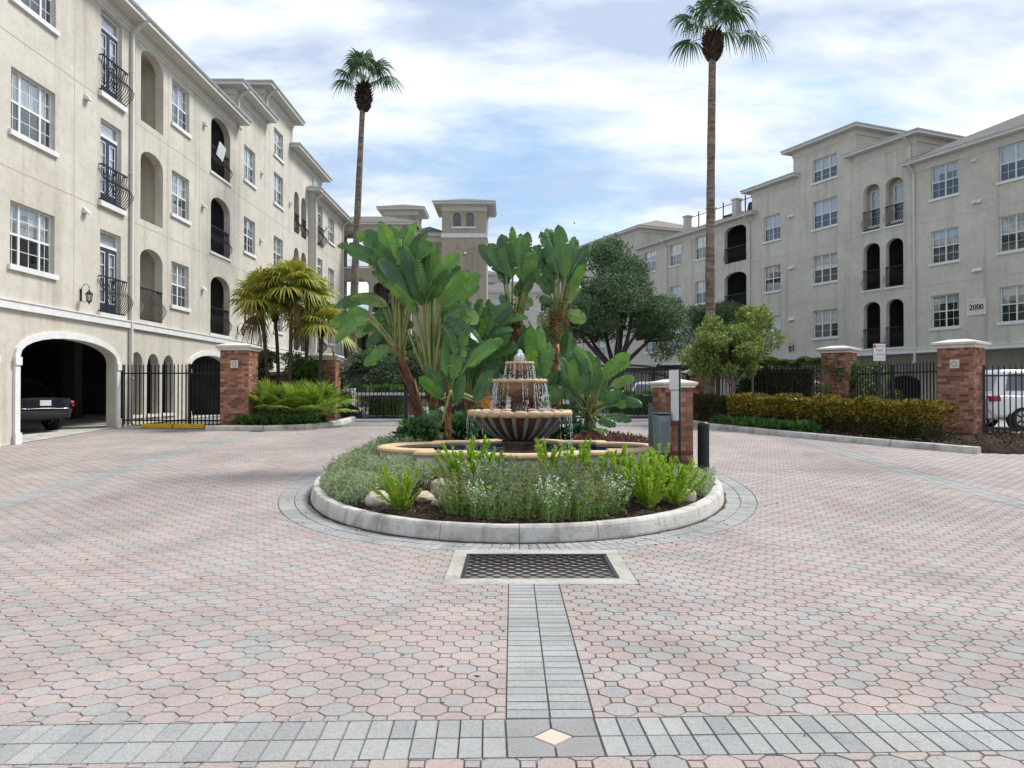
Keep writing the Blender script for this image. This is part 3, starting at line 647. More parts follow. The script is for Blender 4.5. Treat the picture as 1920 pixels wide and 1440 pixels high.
def railing(b, x0, x1, z0, h=1.0, y=0.0, bulge=0.26, ret=True, sp=0.115):
    """wrought iron belly railing: rails, each baluster a sub-part"""
    w = x1-x0
    key = (round(h, 2), bulge)
    def prof(t): return -0.05-bulge*max(0.0, math.sin(math.pi*min(1.0, t/0.72))**1.4) if t < 0.72 else -0.05-0.05*math.sin(math.pi*(t-0.72)/0.56)
    if key not in BAL:
        m = MB(); Z = np.linspace(0, 1, 9)
        for a, c in zip(Z[:-1], Z[1:]): m.bar((0, prof(a), a*h), (0, prof(c), c*h), 0.0085, up=(1, 0, 0))
        BAL[key] = m.mesh('baluster', 'black_metal')
    r_ = MB(); yt, yb = prof(1.0), prof(0.0)
    r_.box(0, w, yt-0.022, yt+0.022, h-0.02, h+0.02); r_.box(0, w, yb-0.018, yb+0.018, -0.02, 0.015)
    if ret:
        for x in (0.012, w-0.012): r_.box(x-0.014, x+0.014, yt+0.022, 0.09, h-0.018, h+0.018); r_.box(x-0.014, x+0.014, yb+0.018, 0.09, -0.018, 0.013)
    o = r_.build('railing', 'black_metal', b, (x0, y, z0)); n = max(4, int(w/sp))
    for k in range(n+1): obj('baluster', BAL[key], o, (0.012+(w-0.024)*k/n, 0, 0))
    return o
def loggia(b, x0, x1, z0, z1, depth=1.5, m='stucco', y=0.0, door=True, side=0.25, back=True, screen=False):  # screen: adds a dark-tinted pane so the loggia reads dark
    mb = MB(); a, c = x0-side, x1+side; y0, y1 = y+0.25, y+depth; zt = z1+0.15
    mb.quad((a, y0, z0), (a, y1, z0), (a, y1, zt), (a, y0, zt)); mb.quad((c, y1, z0), (c, y0, z0), (c, y0, zt), (c, y1, zt))
    mb.quad((a, y0, z0), (c, y0, z0), (c, y1, z0), (a, y1, z0)); mb.quad((a, y0, zt), (a, y1, zt), (c, y1, zt), (c, y0, zt))
    if back: mb.quad((a, y1, z0), (c, y1, z0), (c, y1, zt), (a, y1, zt))
    mb.quad((a, y0+0.001, z0), (x0, y0+0.001, z0), (x0, y0+0.001, zt), (a, y0+0.001, zt)); mb.quad((x1, y0+0.001, z0), (c, y0+0.001, z0), (c, y0+0.001, zt), (x1, y0+0.001, zt))
    o = mb.build('loggia', m, b)
    if screen: MB().quad((x0-0.05, y+0.26, z0), (x1+0.05, y+0.26, z0), (x1+0.05, y+0.26, z1+0.05), (x0-0.05, y+0.26, z1+0.05)).build('darkening_screen', 'darkening_screen', o)  # dark-tinted pane added so the loggia behind reads dark
    if door and back:
        d = MB(); xm = (x0+x1)/2; d.box(xm-0.1, xm+0.75, y1-0.05, y1-0.01, z0+0.01, z0+2.1); d.build('door', 'door', o)
        MB().box(xm, xm+0.65, y1-0.06, y1-0.052, z0+0.9, z0+2.0).build('pane', 'glass_dark', o)
    return o
def roof(b, x0, x1, depth, ez, over=0.5, slope=0.36, m='shingle', y=0.0, frieze=True, ridge_cut=None):
    """eave: soffit, frieze, gutter and a hipped shingle roof"""
    X0, X1, Y0, Y1 = x0-over, x1+over, y-over, y+depth+over; o = None
    s = MB().box(X0, X1, Y0, Y1, ez-0.20, ez-0.15); s.build('soffit', 'soffit', b)
    if frieze:
        f = MB(); f.box(x0-0.05, x1+0.05, y-0.055, y+0.0, ez-0.46, ez-0.2); f.box(x0-0.03, x1+0.03, y-0.03, y, ez-0.56, ez-0.46)
        f.box(x0-0.055, x0, y, y+depth, ez-0.46, ez-0.2); f.box(x1, x1+0.055, y, y+depth, ez-0.46, ez-0.2); f.build('frieze', 'soffit', b)
    g = MB()
    for d, za, zb in ((0.0, ez-0.15, ez-0.06), (0.05, ez-0.06, ez-0.02), (0.07, ez-0.02, ez+0.0)):
        g.box(X0-d, X1+d, Y0-d, Y0+0.05, za, zb); g.box(X0-d, X0+0.05, Y0+0.05, Y1, za, zb); g.box(X1-0.05, X1+d, Y0+0.05, Y1, za, zb)
    g.build('gutter', 'gutter', b)
    hw = min(X1-X0, Y1-Y0)/2; rz = ez+0.01+hw*slope; e = ez+0.012
    r_ = MB(); A_, B_, C_, D_ = (X0, Y0, e), (X1, Y0, e), (X1, Y1, e), (X0, Y1, e)
    if X1-X0 >= Y1-Y0: p, q = (X0+hw, (Y0+Y1)/2, rz), (X1-hw, (Y0+Y1)/2, rz); r_.add([A_, B_, C_, D_, p, q], [(0, 1, 5, 4), (1, 2, 5), (2, 3, 4, 5), (3, 0, 4)])
    else: p, q = ((X0+X1)/2, Y0+hw, rz), ((X0+X1)/2, Y1-hw, rz); r_.add([A_, B_, C_, D_, p, q], [(0, 1, 4), (1, 2, 5, 4), (2, 3, 5), (3, 0, 4, 5)])
    r_.build('roof', m, b)
def shell(mb, x0, x1, z0, z1, depth, y=0.0, back=True):
    e = 0.004
    mb.quad((x0+e, y, z0), (x0+e, y+depth, z0), (x0+e, y+depth, z1), (x0+e, y, z1)); mb.quad((x1-e, y+depth, z0), (x1-e, y, z0), (x1-e, y, z1), (x1-e, y+depth, z1))
    if back: mb.quad((x1, y+depth, z0), (x0, y+depth, z0), (x0, y+depth, z1), (x1, y+depth, z1))
def downpipe(b, x, z0, z1, y=0.0, top=None):
    m = MB(); yy = y-0.07
    pts = [(x, y-0.55, z1), (x, y-0.42, z1-0.12), (x, yy, z1-0.42), (x, yy, z0+0.15), (x, yy-0.12, z0+0.03)]
    for a, c in zip(pts[:-1], pts[1:]): m.bar(a, c, 0.045, up=(1, 0, 0))
    for z in np.arange(z0+1.5, z1-1, 3.2): m.box(x-0.07, x+0.07, yy-0.05, y-0.003, z, z+0.05)
    return m.build('downpipe', 'soffit', b)
def vent(b, x, z, y=0.0, n=1):
    for k in range(n):
        m = MB(); xx = x+k*0.24
        m.add([(xx, y-0.002, z), (xx+0.2, y-0.002, z), (xx+0.2, y-0.15, z-0.02), (xx, y-0.15, z-0.02), (xx, y-0.002, z+0.16), (xx+0.2, y-0.002, z+0.16), (xx+0.2, y-0.15, z+0.03), (xx, y-0.15, z+0.03)],
              [(0, 1, 2, 3), (4, 7, 6, 5), (3, 2, 6, 7), (0, 3, 7, 4), (1, 5, 6, 2)]); m.build('vent_hood', 'trim', b)
def joints(b, x0, x1, zs, xs, z0, z1, ops, m, y=0.0):
    """control joints: thin reveal beads between the openings"""
    mb = MB()
    for z in zs:
        ed = sorted([(o[0]-0.02, o[1]+0.02) for o in ops if o[2]-0.16 < z < o[3]]); x = x0
        for a, c in ed+[(x1, x1)]:
            if a > x+0.03: mb.box(x, min(a, x1), y-0.004, y+0.0, z-0.012, z+0.012)
            x = max(x, c)
    for x in xs:
        ed = sorted([(o[2]-0.16, o[3]+0.02) for o in ops if o[0]-0.1 < x < o[1]+0.1]); z = z0
        for a, c in ed+[(z1, z1)]:
            if a > z+0.03: mb.box(x-0.01, x+0.01, y-0.0032, y, z, min(a, z1))
            z = max(z, c)
    tag(mb.build('control_joint', m, b), kind='stuff')
def lantern(loc, rot, label, k=1.0):
    t = thing('wall_lantern', label, 'lantern', loc, rot, 'wall lanterns'); t.scale = (k, k, k)
    MB().box(-0.05, 0.05, -0.03, -0.002, -0.30, 0.12).build('backplate', 'black_metal', t)
    m = MB(); A_ = [(0, -0.03, -0.05)]+[(0, -0.03-0.16*(1-math.cos(a))/1.0, 0.02+0.28*math.sin(a)) for a in np.linspace(0.3, 2.6, 9)]
    m.tube(A_, 0.012, 6); m.tube([(0, -0.03, -0.25), (0, -0.14, -0.36), (0, -0.23, -0.33), (0, -0.26, -0.25)], 0.01, 6)
    c = (0, -0.31, -0.05); m.tube([(0, -0.30, 0.15), (0, -0.31, 0.2), (0, -0.31, 0.1)], 0.012, 6); m.build('bracket', 'black_metal', t)
    m = MB(); m.lathe([(0.0, 0.16), (0.02, 0.15), (0.03, 0.12), (0.02, 0.10), (0.06, 0.08), (0.13, 0.0), (0.135, -0.015), (0.11, -0.02)], 6, c)
    for q in range(6):
        a = 2*math.pi*q/6; m.bar((c[0]+0.11*math.cos(a), c[1]+0.11*math.sin(a), c[2]-0.02), (c[0]+0.075*math.cos(a), c[1]+0.075*math.sin(a), c[2]-0.27), 0.008)
    m.lathe([(0.075, -0.265), (0.085, -0.28), (0.05, -0.31), (0.02, -0.33), (0.025, -0.36), (0.0, -0.39)], 6, c); m.build('lantern_frame', 'black_metal', t)
    m = MB(); m.lathe([(0.104, -0.02), (0.07, -0.268)], 6, c); m.build('lantern_glass', 'lamp_glass', t)
    m = MB(); m.lathe([(0.0, -0.10), (0.025, -0.12), (0.02, -0.2), (0.03, -0.26)], 8, c); m.build('bulb', 'white_paint', t, smooth=True); return t
SILL = (4.65, 7.87, 11.08); FLB = (3.92, 7.17, 10.36)

# ------------------------------------------------------------------ left building
LBZ = 0.0
lb = thing('apartment_building', 'cream stucco apartment block on the left with arched garage and iron balconies', 'building', (-12.1, 0, 0), R(90-0.318))
ops = []; WH = 1.54
for s in SILL: ops += [(18.35, 20.12, s, s+WH, 0), (26.95, 28.38, s, s+WH, 0), (14.0, 15.7, s, s+WH, 0)]
for f in FLB: ops.append((22.32, 23.5, f, f+2.42, 0))
for f, a in zip(FLB, (6.3, 9.5, 12.8)): ops.append((24.7, 26.28, f, a, 0.42))
for f, a in zip(FLB, (6.28, 9.48, 12.7)): ops.append((30.4, 32.45, f, a, 0.5))
gar = [(18.68, 23.22, LBZ, 3.02, 0.56), (12.9, 17.7, LBZ, 3.02, 0.56), (28.45, 32.6, LBZ, 3.02, 0.56)]
sma = [(24.12, 24.9, 0.85, 2.86, 0.39), (25.24, 26.02, 0.85, 2.86, 0.39), (26.36, 27.14, 0.85, 2.86, 0.39)]
m = MB(); wall(m, 8, 33.0, LBZ, 13.2, ops+gar+sma, 0.28); shell(m, 8, 33.0, LBZ, 13.2, 9.5); m.build('wall', 'stucco', lb)
joints(lb, 8, 33.0, (6.95, 10.16), (21.0, 24.35, 26.65, 29.3), 3.8, 12.8, ops, 'joint')
for s, sh in zip(SILL, (0.7, 0.2, 0.3)):
    window(lb, 18.35, 20.12, s, s+WH, 3, 2, 2, near=(sh > 0.5), ratios=[0.27, 0.46, 0.27], shade=sh); window(lb, 26.95, 28.38, s, s+WH, 2, 2, 2, shade=0.2); window(lb, 14.0, 15.7, s, s+WH, 3, 2, 2, ratios=[0.27, 0.46, 0.27])
for k, f in enumerate(FLB):
    french_door(lb, 22.32, 23.5, f, f+2.42); railing(lb, 22.22, 23.66, f+0.03, 1.0)
    MB().box(22.2, 23.68, -0.10, -0.002, f-0.17, f-0.02).build('door_sill', 'trim', lb)
    loggia(lb, 24.7, 26.28, f, (6.3, 9.5, 12.8)[k], 1.4, door=False)
    loggia(lb, 30.4, 32.45, f, (6.28, 9.48, 12.7)[k], 2.2, screen=True)
    railing(lb, 30.42, 32.43, f+0.05, 1.0, 0.14, 0.2); MB().box(30.3, 32.55, -0.05, 0.1, f-0.1, f-0.004).build('balcony_sill', 'trim', lb)
railing(lb, 24.72, 26.26, FLB[0]+0.03, 1.0, 0.1, 0.2)
for (a, b_, c, d, e) in gar:
    arch_trim(a, b_, 0.1, d-e, e, 0.19, -0.06, 0.0).build('arch_trim', 'trim', lb)
    for x in (a-0.215, b_-0.025):
        for q0, q1 in ((d-e-0.22, d-e-0.02), (0.1, gz(x)+0.28)): MB().box(x, x+0.24, -0.09, -0.061, q0, q1).build('arch_block', 'trim', lb)
for (a, b_, c, d, e) in sma: MB().box(a-0.1, b_+0.1, -0.05, 0.1, c-0.1, c-0.004).build('sill', 'trim', lb)
# belt course, garage interior, eaves
MB().box(8, 33.0, -0.085, -0.001, 3.575, 3.765).box(8, 33.0, -0.11, -0.002, 3.765, 3.80).build('belt_course', 'trim', lb)
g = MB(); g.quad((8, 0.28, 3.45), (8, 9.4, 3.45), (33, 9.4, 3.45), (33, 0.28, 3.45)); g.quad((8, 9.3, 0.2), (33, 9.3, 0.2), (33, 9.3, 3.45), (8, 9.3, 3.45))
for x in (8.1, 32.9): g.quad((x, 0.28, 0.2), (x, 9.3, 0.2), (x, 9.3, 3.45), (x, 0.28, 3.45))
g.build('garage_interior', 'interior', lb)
g = MB()
for k in range(26): g.quad((8+k, -0.05, gz(8+k)+0.012), (9+k, -0.05, gz(9+k)+0.012), (9+k, 9.3, gz(9+k)+0.012), (8+k, 9.3, gz(8+k)+0.012))
g.build('garage_floor', 'concrete', lb)
for x in (12.0, 24.0, 27.9):
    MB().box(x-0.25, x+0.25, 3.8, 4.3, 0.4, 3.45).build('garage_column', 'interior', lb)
roof(lb, 8, 33.0, 9.5, 13.4)
downpipe(lb, 24.02, 0.5, 13.25); downpipe(lb, 24.35, 0.5, 3.5) if False else None
for x, z in ((21.45, 9.8), (21.4, 6.6), (29.6, 11.9), (29.5, 8.7), (29.5, 5.5)): vent(lb, x, z)
# stepped sections further back
def block(b, x0, x1, ez, ops, m, depth=9.5, y=0.0, z0=0.3, mroof='shingle', js=True, back=True, slope=0.36):
    mb = MB(); wall(mb, x0, x1, z0, ez-0.2, ops, 0.25, y); shell(mb, x0, x1, z0, ez-0.2, depth, y, back); mb.build('wall', m, b)
    if js: joints(b, x0, x1, (6.95, 10.16), (), 3.8, ez-0.6, ops, 'joint', y)
    roof(b, x0, x1, depth, ez, m=mroof, y=y, slope=slope)
    MB().box(x0, x1, y-0.085, y-0.001, 3.575, 3.765).box(x0, x1, y-0.11, y-0.002, 3.765, 3.80).build('belt_course', 'trim', b)
o_ = [(34.1, 35.55, s, s+WH, 0) for s in SILL]; block(lb, 33.0, 36.8, 14.85, o_, 'stucco')
for (a, b_, c, d, e) in o_: window(lb, a, b_, c, d)
o_ = [(38.3, 39.8, s, s+WH, 0) for s in SILL]+[(38.3, 39.8, 13.5, 14.85, 0)]; block(lb, 36.8, 41.5, 16.35, o_, 'stucco', depth=7)
for (a, b_, c, d, e) in o_: window(lb, a, b_, c, d)
o_ = []
for f, a in zip(FLB, (6.3, 9.5, 12.6)): o_ += [(41.8, 42.75, f-0.05, a, 0.45), (43.2, 44.2, f-0.05, a, 0.45)]
block(lb, 41.5, 47.6, 14.9, o_, 'stucco', depth=8)
for (a, b_, c, d, e) in o_: loggia(lb, a, b_, c, d, 1.3, side=0.15, screen=True); railing(lb, a+0.01, b_-0.01, c+0.05, 1.0, 0.1, 0.2)
window(lb, 45.6, 46.6, 13.5, 14.3, 1, 2, 2, y=-0.19)
o_ = []
for s in SILL: o_.append((48.2, 49.75, s, s+WH, 0))
for f in FLB: o_.append((45.6, 46.75, f, f+2.4, 0))
block(lb, 44.75, 52.2, 13.4, o_, 'stucco', depth=6, y=-0.3)
for (a, b_, c, d, e) in o_:
    if d-c < 2: window(lb, a, b_, c, d, y=-0.3)
    else: french_door(lb, a, b_, c, d, y=-0.3); railing(lb, a-0.08, b_+0.08, c+0.03, 1.0, -0.3)
downpipe(lb, 44.9, 0.6, 13.2, y=-0.3); downpipe(lb, 52.0, 0.6, 13.2, y=-0.3); downpipe(lb, 33.2, 12.9, 14.7); downpipe(lb, 37.0, 14.5, 16.2)
for x, z in ((36.3, 11.9), (36.2, 8.7), (40.9, 11.6), (47.5, 11.7), (47.4, 8.6)): vent(lb, x, z, y=-0.3 if x > 44.75 else 0)

# ------------------------------------------------------------------ right building
rb = thing('apartment_building', 'grey beige apartment block on the right bearing the number 2000', 'building', (22.75, 34.9, 0), math.atan2(-0.9187, 0.395))
def rx(px): return -(54446/(px-340)-34.9)*1.0885
SR = (4.78, 8.02, 11.27); HR = 1.62; SG = 'stucco_grey'
def rblock(x0, x1, ez, ops, **k):
    block(rb, x0, x1, ez, ops, SG, z0=3.58, **k)
# near section
xa, xb = rx(1719), 14.0; o_ = []
cols = [(rx(1747), rx(1799)), (rx(1875), rx(1936)), (4.2, 5.75), (8.6, 10.1)]
for s in SR:
    for a, b_ in cols: o_.append((a, b_, s, s+HR, 0))
rblock(xa, xb, 13.45, o_, depth=12, slope=0.47)
for (a, b_, c, d, e) in o_: window(rb, a, b_, c, d, shade=rnd.choice((0.5, 0.2, 0.6, 0.9)))
for z in (7.3, 10.55): vent(rb, rx(1826), z, n=2)
vent(rb, rx(1826), 12.55, n=1)
# section with paired arches
x0, x1 = rx(1606), rx(1719); o_ = []; ARX = [(rx(1620), rx(1651)), (rx(1662), rx(1695))]
for f, a in zip((3.95, 7.17, 10.42), (6.5, 9.72, 12.95)):
    for p, q in ARX: o_.append((p, q, f, a, 0.42))
rblock(x0, x1, 14.95, o_, depth=10)
for k, (a, b_, c, d, e) in enumerate(o_):
    railing(rb, a+0.01, b_-0.01, c+0.05, 1.0, 0.05, 0.2); MB().box(a-0.08, b_+0.08, -0.05, 0.1, c-0.1, c-0.004).build('balcony_sill', 'trim', rb)
    if k < 4: loggia(rb, a, b_, c, d, 1.6, SG, side=0.15, screen=True)
    else:
        loggia(rb, a, b_, c, d, 0.5, SG, side=0.1, door=False); window(rb, a+0.18, b_-0.06, c+0.3, d-0.3, 1, 2, 2, y=0.3, shade=0.2)
# tall gabled section
x2 = rx(1489); o_ = [(rx(1525), rx(1571), s, s+HR, 0) for s in SR]+[(rx(1525), rx(1571), 14.05, 15.4, 0)]
rblock(x2, x0, 16.5, o_, depth=7)
for (a, b_, c, d, e) in o_: window(rb, a, b_, c, d, 3, 2, 1, shade=0.2 if c > 10 else None)
x3 = rx(1411); o_ = [(rx(1433), rx(1464), s, s+HR, 0) for s in SR]
rblock(x3, x2, 14.95, o_, depth=8)
for (a, b_, c, d, e) in o_: window(rb, a, b_, c, d)
for z in (6.0, 9.2, 12.4): vent(rb, rx(1480), z, n=2)
# far low section with roof terrace
x4 = rx(1202); o_ = []
for f, a in zip((3.95, 7.17, 10.42), (6.5, 9.75, 12.95)): o_.append((rx(1359), rx(1400), f, a, 0.5))
for s in SR:
    for p, q in ((1304, 1327), (1256, 1277), (1209, 1230)): o_.append((rx(p), rx(q), s, s+HR, 0))
rblock(x4, x3, 13.45, o_, depth=8)
for (a, b_, c, d, e) in o_:
    if e: loggia(rb, a, b_, c, d, 2.0, SG, screen=True); railing(rb, a+0.01, b_-0.01, c+0.05, 1.0, 0.1, 0.2)
    else: window(rb, a, b_, c, d)
x5 = rx(1092); o_ = [(rx(p), rx(q), s, s+HR, 0) for s in SR for p, q in ((1160, 1176), (1120, 1134))]
rblock(x5, x4, 15.2, o_, depth=9, mroof='shingle_brown')
for (a, b_, c, d, e) in o_: window(rb, a, b_, c, d)
x6 = rx(1036); o_ = [(rx(1061), rx(1077), s, s+HR, 0) for s in SR]
rblock(x6, x5, 13.45, o_, depth=9, mroof='shingle_brown')
for (a, b_, c, d, e) in o_: window(rb, a, b_, c, d)
for p in (1717, 1407, 1252, 1094): downpipe(rb, rx(p), 3.0, 13.25)
downpipe(rb, x1-0.3, 13.3, 14.8)
# ground floor set back under the overhang, arched openings
m = MB(); o_ = []
for k in range(14):
    c = x6+3+k*4.4
    if c < 12: o_.append((c, c+2.3, 0.5, 2.5, 0.55))
wall(m, x6, 14, 0.3, 3.58, o_, 0.3, 2.4); m.quad((x6, 0, 3.575), (x6, 2.45, 3.575), (14, 2.45, 3.575), (14, 0, 3.575)); shell(m, x6, 14, 0.3, 3.58, 7, 2.4)
m.build('ground_floor_wall', SG, rb)
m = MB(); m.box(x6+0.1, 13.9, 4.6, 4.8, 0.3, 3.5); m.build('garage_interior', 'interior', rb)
# roof terrace rail, posts and covered furniture
xs_ = [rx(1282), rx(1326), rx(1374), rx(1408)]
for x in xs_[:3]:
    MB().box(x-0.22, x+0.22, 0.15, 0.6, 13.4, 14.75).box(x-0.28, x+0.28, 0.09, 0.66, 14.75, 14.85).build('terrace_post', SG, rb)
m = MB()
for a, b_ in zip(xs_[:-1], xs_[1:]):
    m.box(a+0.28, b_-0.28, 0.33, 0.37, 14.6, 14.64); m.box(a+0.28, b_-0.28, 0.33, 0.37, 13.7, 13.74); m.bar(((a+b_)/2, 0.35, 13.5), ((a+b_)/2, 0.35, 14.9), 0.03)
m.build('terrace_rail', 'black_metal', rb)
for a, b_, h in ((rx(1332), rx(1368), 0.75), (rx(1378), rx(1393), 1.1), (rx(1393)+0.05, rx(1408), 1.2)):
    m = MB(); m.box(a, b_, 0.9, 2.2, 13.5, 13.5+h, 0.12, 0.15); m.build('covered_seat', 'black_metal', rb, bevel=0.1)
# number board
def text_mesh(s, size, depth, m):
    c = bpy.data.curves.new('lettering', 'FONT'); c.body = s; c.size = size; c.extrude = depth; c.align_x = 'CENTER'; c.align_y = 'CENTER'; c.resolution_u = 3
    o = bpy.data.objects.new('lettering', c); COL.objects.link(o); bpy.context.view_layer.update()
    me = bpy.data.meshes.new_from_object(o.evaluated_get(bpy.context.evaluated_depsgraph_get())); bpy.data.objects.remove(o); me.materials.clear(); me.materials.append(MAT[m]); return me
bx, bz = rx(1833), 1.6+(734-576)*37.757/(1833-340)
p = MB().box(bx-0.46, bx+0.46, -0.05, -0.002, bz-0.36, bz+0.36).build('number_board', 'cast_stone', rb)
q = MB(); q.box(bx-0.46, bx+0.46, -0.065, -0.051, bz-0.36, bz-0.31); q.box(bx-0.46, bx+0.46, -0.065, -0.051, bz+0.31, bz+0.36); q.box(bx-0.46, bx-0.41, -0.065, -0.051, bz-0.31, bz+0.31); q.box(bx+0.41, bx+0.46, -0.065, -0.051, bz-0.31, bz+0.31); q.build('board_frame', 'trim', p)
obj('lettering', text_mesh('2000', 0.36, 0.012, 'black_metal'), p, (bx, -0.06, bz), (R(90), 0, 0))

# ------------------------------------------------------------------ building closing the court, with towers
bb = thing('apartment_building', 'tan apartment building with square tower closing the court behind the palms', 'building', (0, 53.3, 0))
o_ = []
for f, a in zip((3.9, 7.1, 10.25), (6.3, 9.42, 12.6)): o_ += [(-11.75, -9.95, f, a, 0.5)]
o_ += [(-9.65, -8.35, f, a, 0.5) for f, a in zip((3.9, 7.1), (6.2, 9.2))]
m = MB(); wall(m, -13.5, -7.0, 0.3, 13.1, o_, 0.3); m.build('wall', 'stucco_tan', bb)
roof(bb, -13.5, -7.0, 4.0, 13.3)
for k, (a, b_, c, d, e) in enumerate(o_):
    loggia(bb, a, b_, c, d, 2.6, 'stucco_tan', back=(k > 2 or k == 0)); railing(bb, a+0.02, b_-0.02, c+0.05, 1.0, 0.1, 0.1, sp=0.13)
    MB().box(a-0.1, b_+0.1, -0.06, 0.1, c-0.12, c-0.004).build('balcony_sill', 'trim', bb)
o_ = [(-6.2, -5.65, 11.1, 11.75, 0), (-6.3, -5.4, 7.9, 9.2, 0)]
m = MB(); wall(m, -7.0, -4.75, 0.3, 12.5, o_, 0.3, 0.25); m.build('wall', 'stucco_tan', bb)
for (a, b_, c, d, e) in o_: MB().box(a, b_, 0.42, 0.43, c, d).build('pane', 'glass_dark', bb); MB().box(a, b_, 0.6, 0.62, c, d).build('screen', 'interior', bb)
roof(bb, -7.0, -4.75, 5.0, 12.6, y=0.25, over=0.35, slope=0.5)
o_ = [(-3.98, -3.45, 12.78, 13.72, 0.27), (-3.1, -2.57, 12.78, 13.72, 0.27), (-3.6, -3.0, 7.85, 8.85, 0), (-3.6, -3.0, 4.6, 5.6, 0)]
m = MB(); wall(m, -4.75, -1.72, 0.3, 14.2, o_, 0.25, -1.3); shell(m, -4.75, -1.72, 0.3, 14.2, 3.05, -1.3); m.build('tower_wall', 'stucco_tan', bb)
for (a, b_, c, d, e) in o_:
    MB().box(a, b_, -1.16, -1.15, c, d).build('pane', 'glass_dark', bb); MB().box(a, b_, -1.15, -1.14, (c+d)/2-0.02, (c+d)/2+0.02).build('glazing_bar', 'black_metal', bb); MB().box(a-0.1, b_+0.1, -0.9, -0.88, c, d).build('screen', 'interior', bb)
MB().box(-4.1, -2.45, -1.38, -1.302, 12.64, 12.76).build('sill', 'trim', bb); MB().box(-3.75, -2.85, -1.37, -1.302, 7.7, 7.83).build('sill', 'trim', bb)
MB().box(-4.81, -1.66, -1.36, 1.8, 12.02, 12.3).build('tower_belt', 'trim', bb)
for (a, b_) in ((-3.95, -3.3), (-3.0, -2.35)): arch_trim(a, b_, 7.3, 11.0, 0.33, 0.05, -1.33, -1.3).build('blind_arch', 'stucco_tan', bb)
roof(bb, -4.75, -1.72, 3.05, 14.4, y=-1.3, over=0.55, slope=0.3)
m = MB(); m.box(-9.9, -7.35, 6.5, 9.0, 12.5, 15.7); m.build('cupola_wall', 'stucco_tan', bb); roof(bb, -9.9, -7.35, 2.5, 15.9, y=6.5, over=0.55, slope=0.32)
downpipe(bb, -4.85, 0.6, 12.4, y=0.2); downpipe(bb, -11.85, 0.6, 13.1)
vent(bb, -3.25, 10.9, y=-1.3)
# ------------------------------------------------------------------ far building between tower and trees
fb = thing('apartment_building', 'pale distant apartment block with grey roofs seen right of the tower', 'building', (0, 92, 0))
o_ = [(x, x+1.5, s, s+1.7, 0) for x in (-2.2, 0.6, 3.4, 6.2) for s in (4.7, 8.0, 11.2)]
block(fb, -7, 10, 13.6, o_, 'stucco', depth=9)
for (a, b_, c, d, e) in o_: window(fb, a, b_, c, d, shade=0.6)
o_ = [(-5.5, -4.3, s, s+1.6, 0) for s in (8.0, 11.2, 14.2)]; block(fb, -6.5, -1.9, 16.3, o_, 'stucco', depth=9, y=4)
# ------------------------------------------------------------------ wall lanterns
def lw(px, py):
    Y = 17448/(968-px); return (-12.1+0.00555*Y, Y, EYE+(734-py)/1442*Y)
LR, RR = R(90-0.318), math.atan2(-0.9187, 0.395)
lantern(lw(150, 548), LR, 'black iron wall lantern beside the lowest left balcony', 0.78)
lantern(lw(445, 616), LR, 'black iron wall lantern on left block behind the fan palms', 0.78)
def rw(px, py): Y = 54446/(px-340); return (37.757-0.43*Y, Y, EYE+(734-py)/1442*Y)
for px, py, lab in ((1488, 650, 'black wall lantern on right block left of the paired arches'), (1240, 682, 'black wall lantern on right block below the oak branches'), (1085, 677, 'black wall lantern on right block at its far end')): lantern(rw(px, py), RR, lab, 0.85)
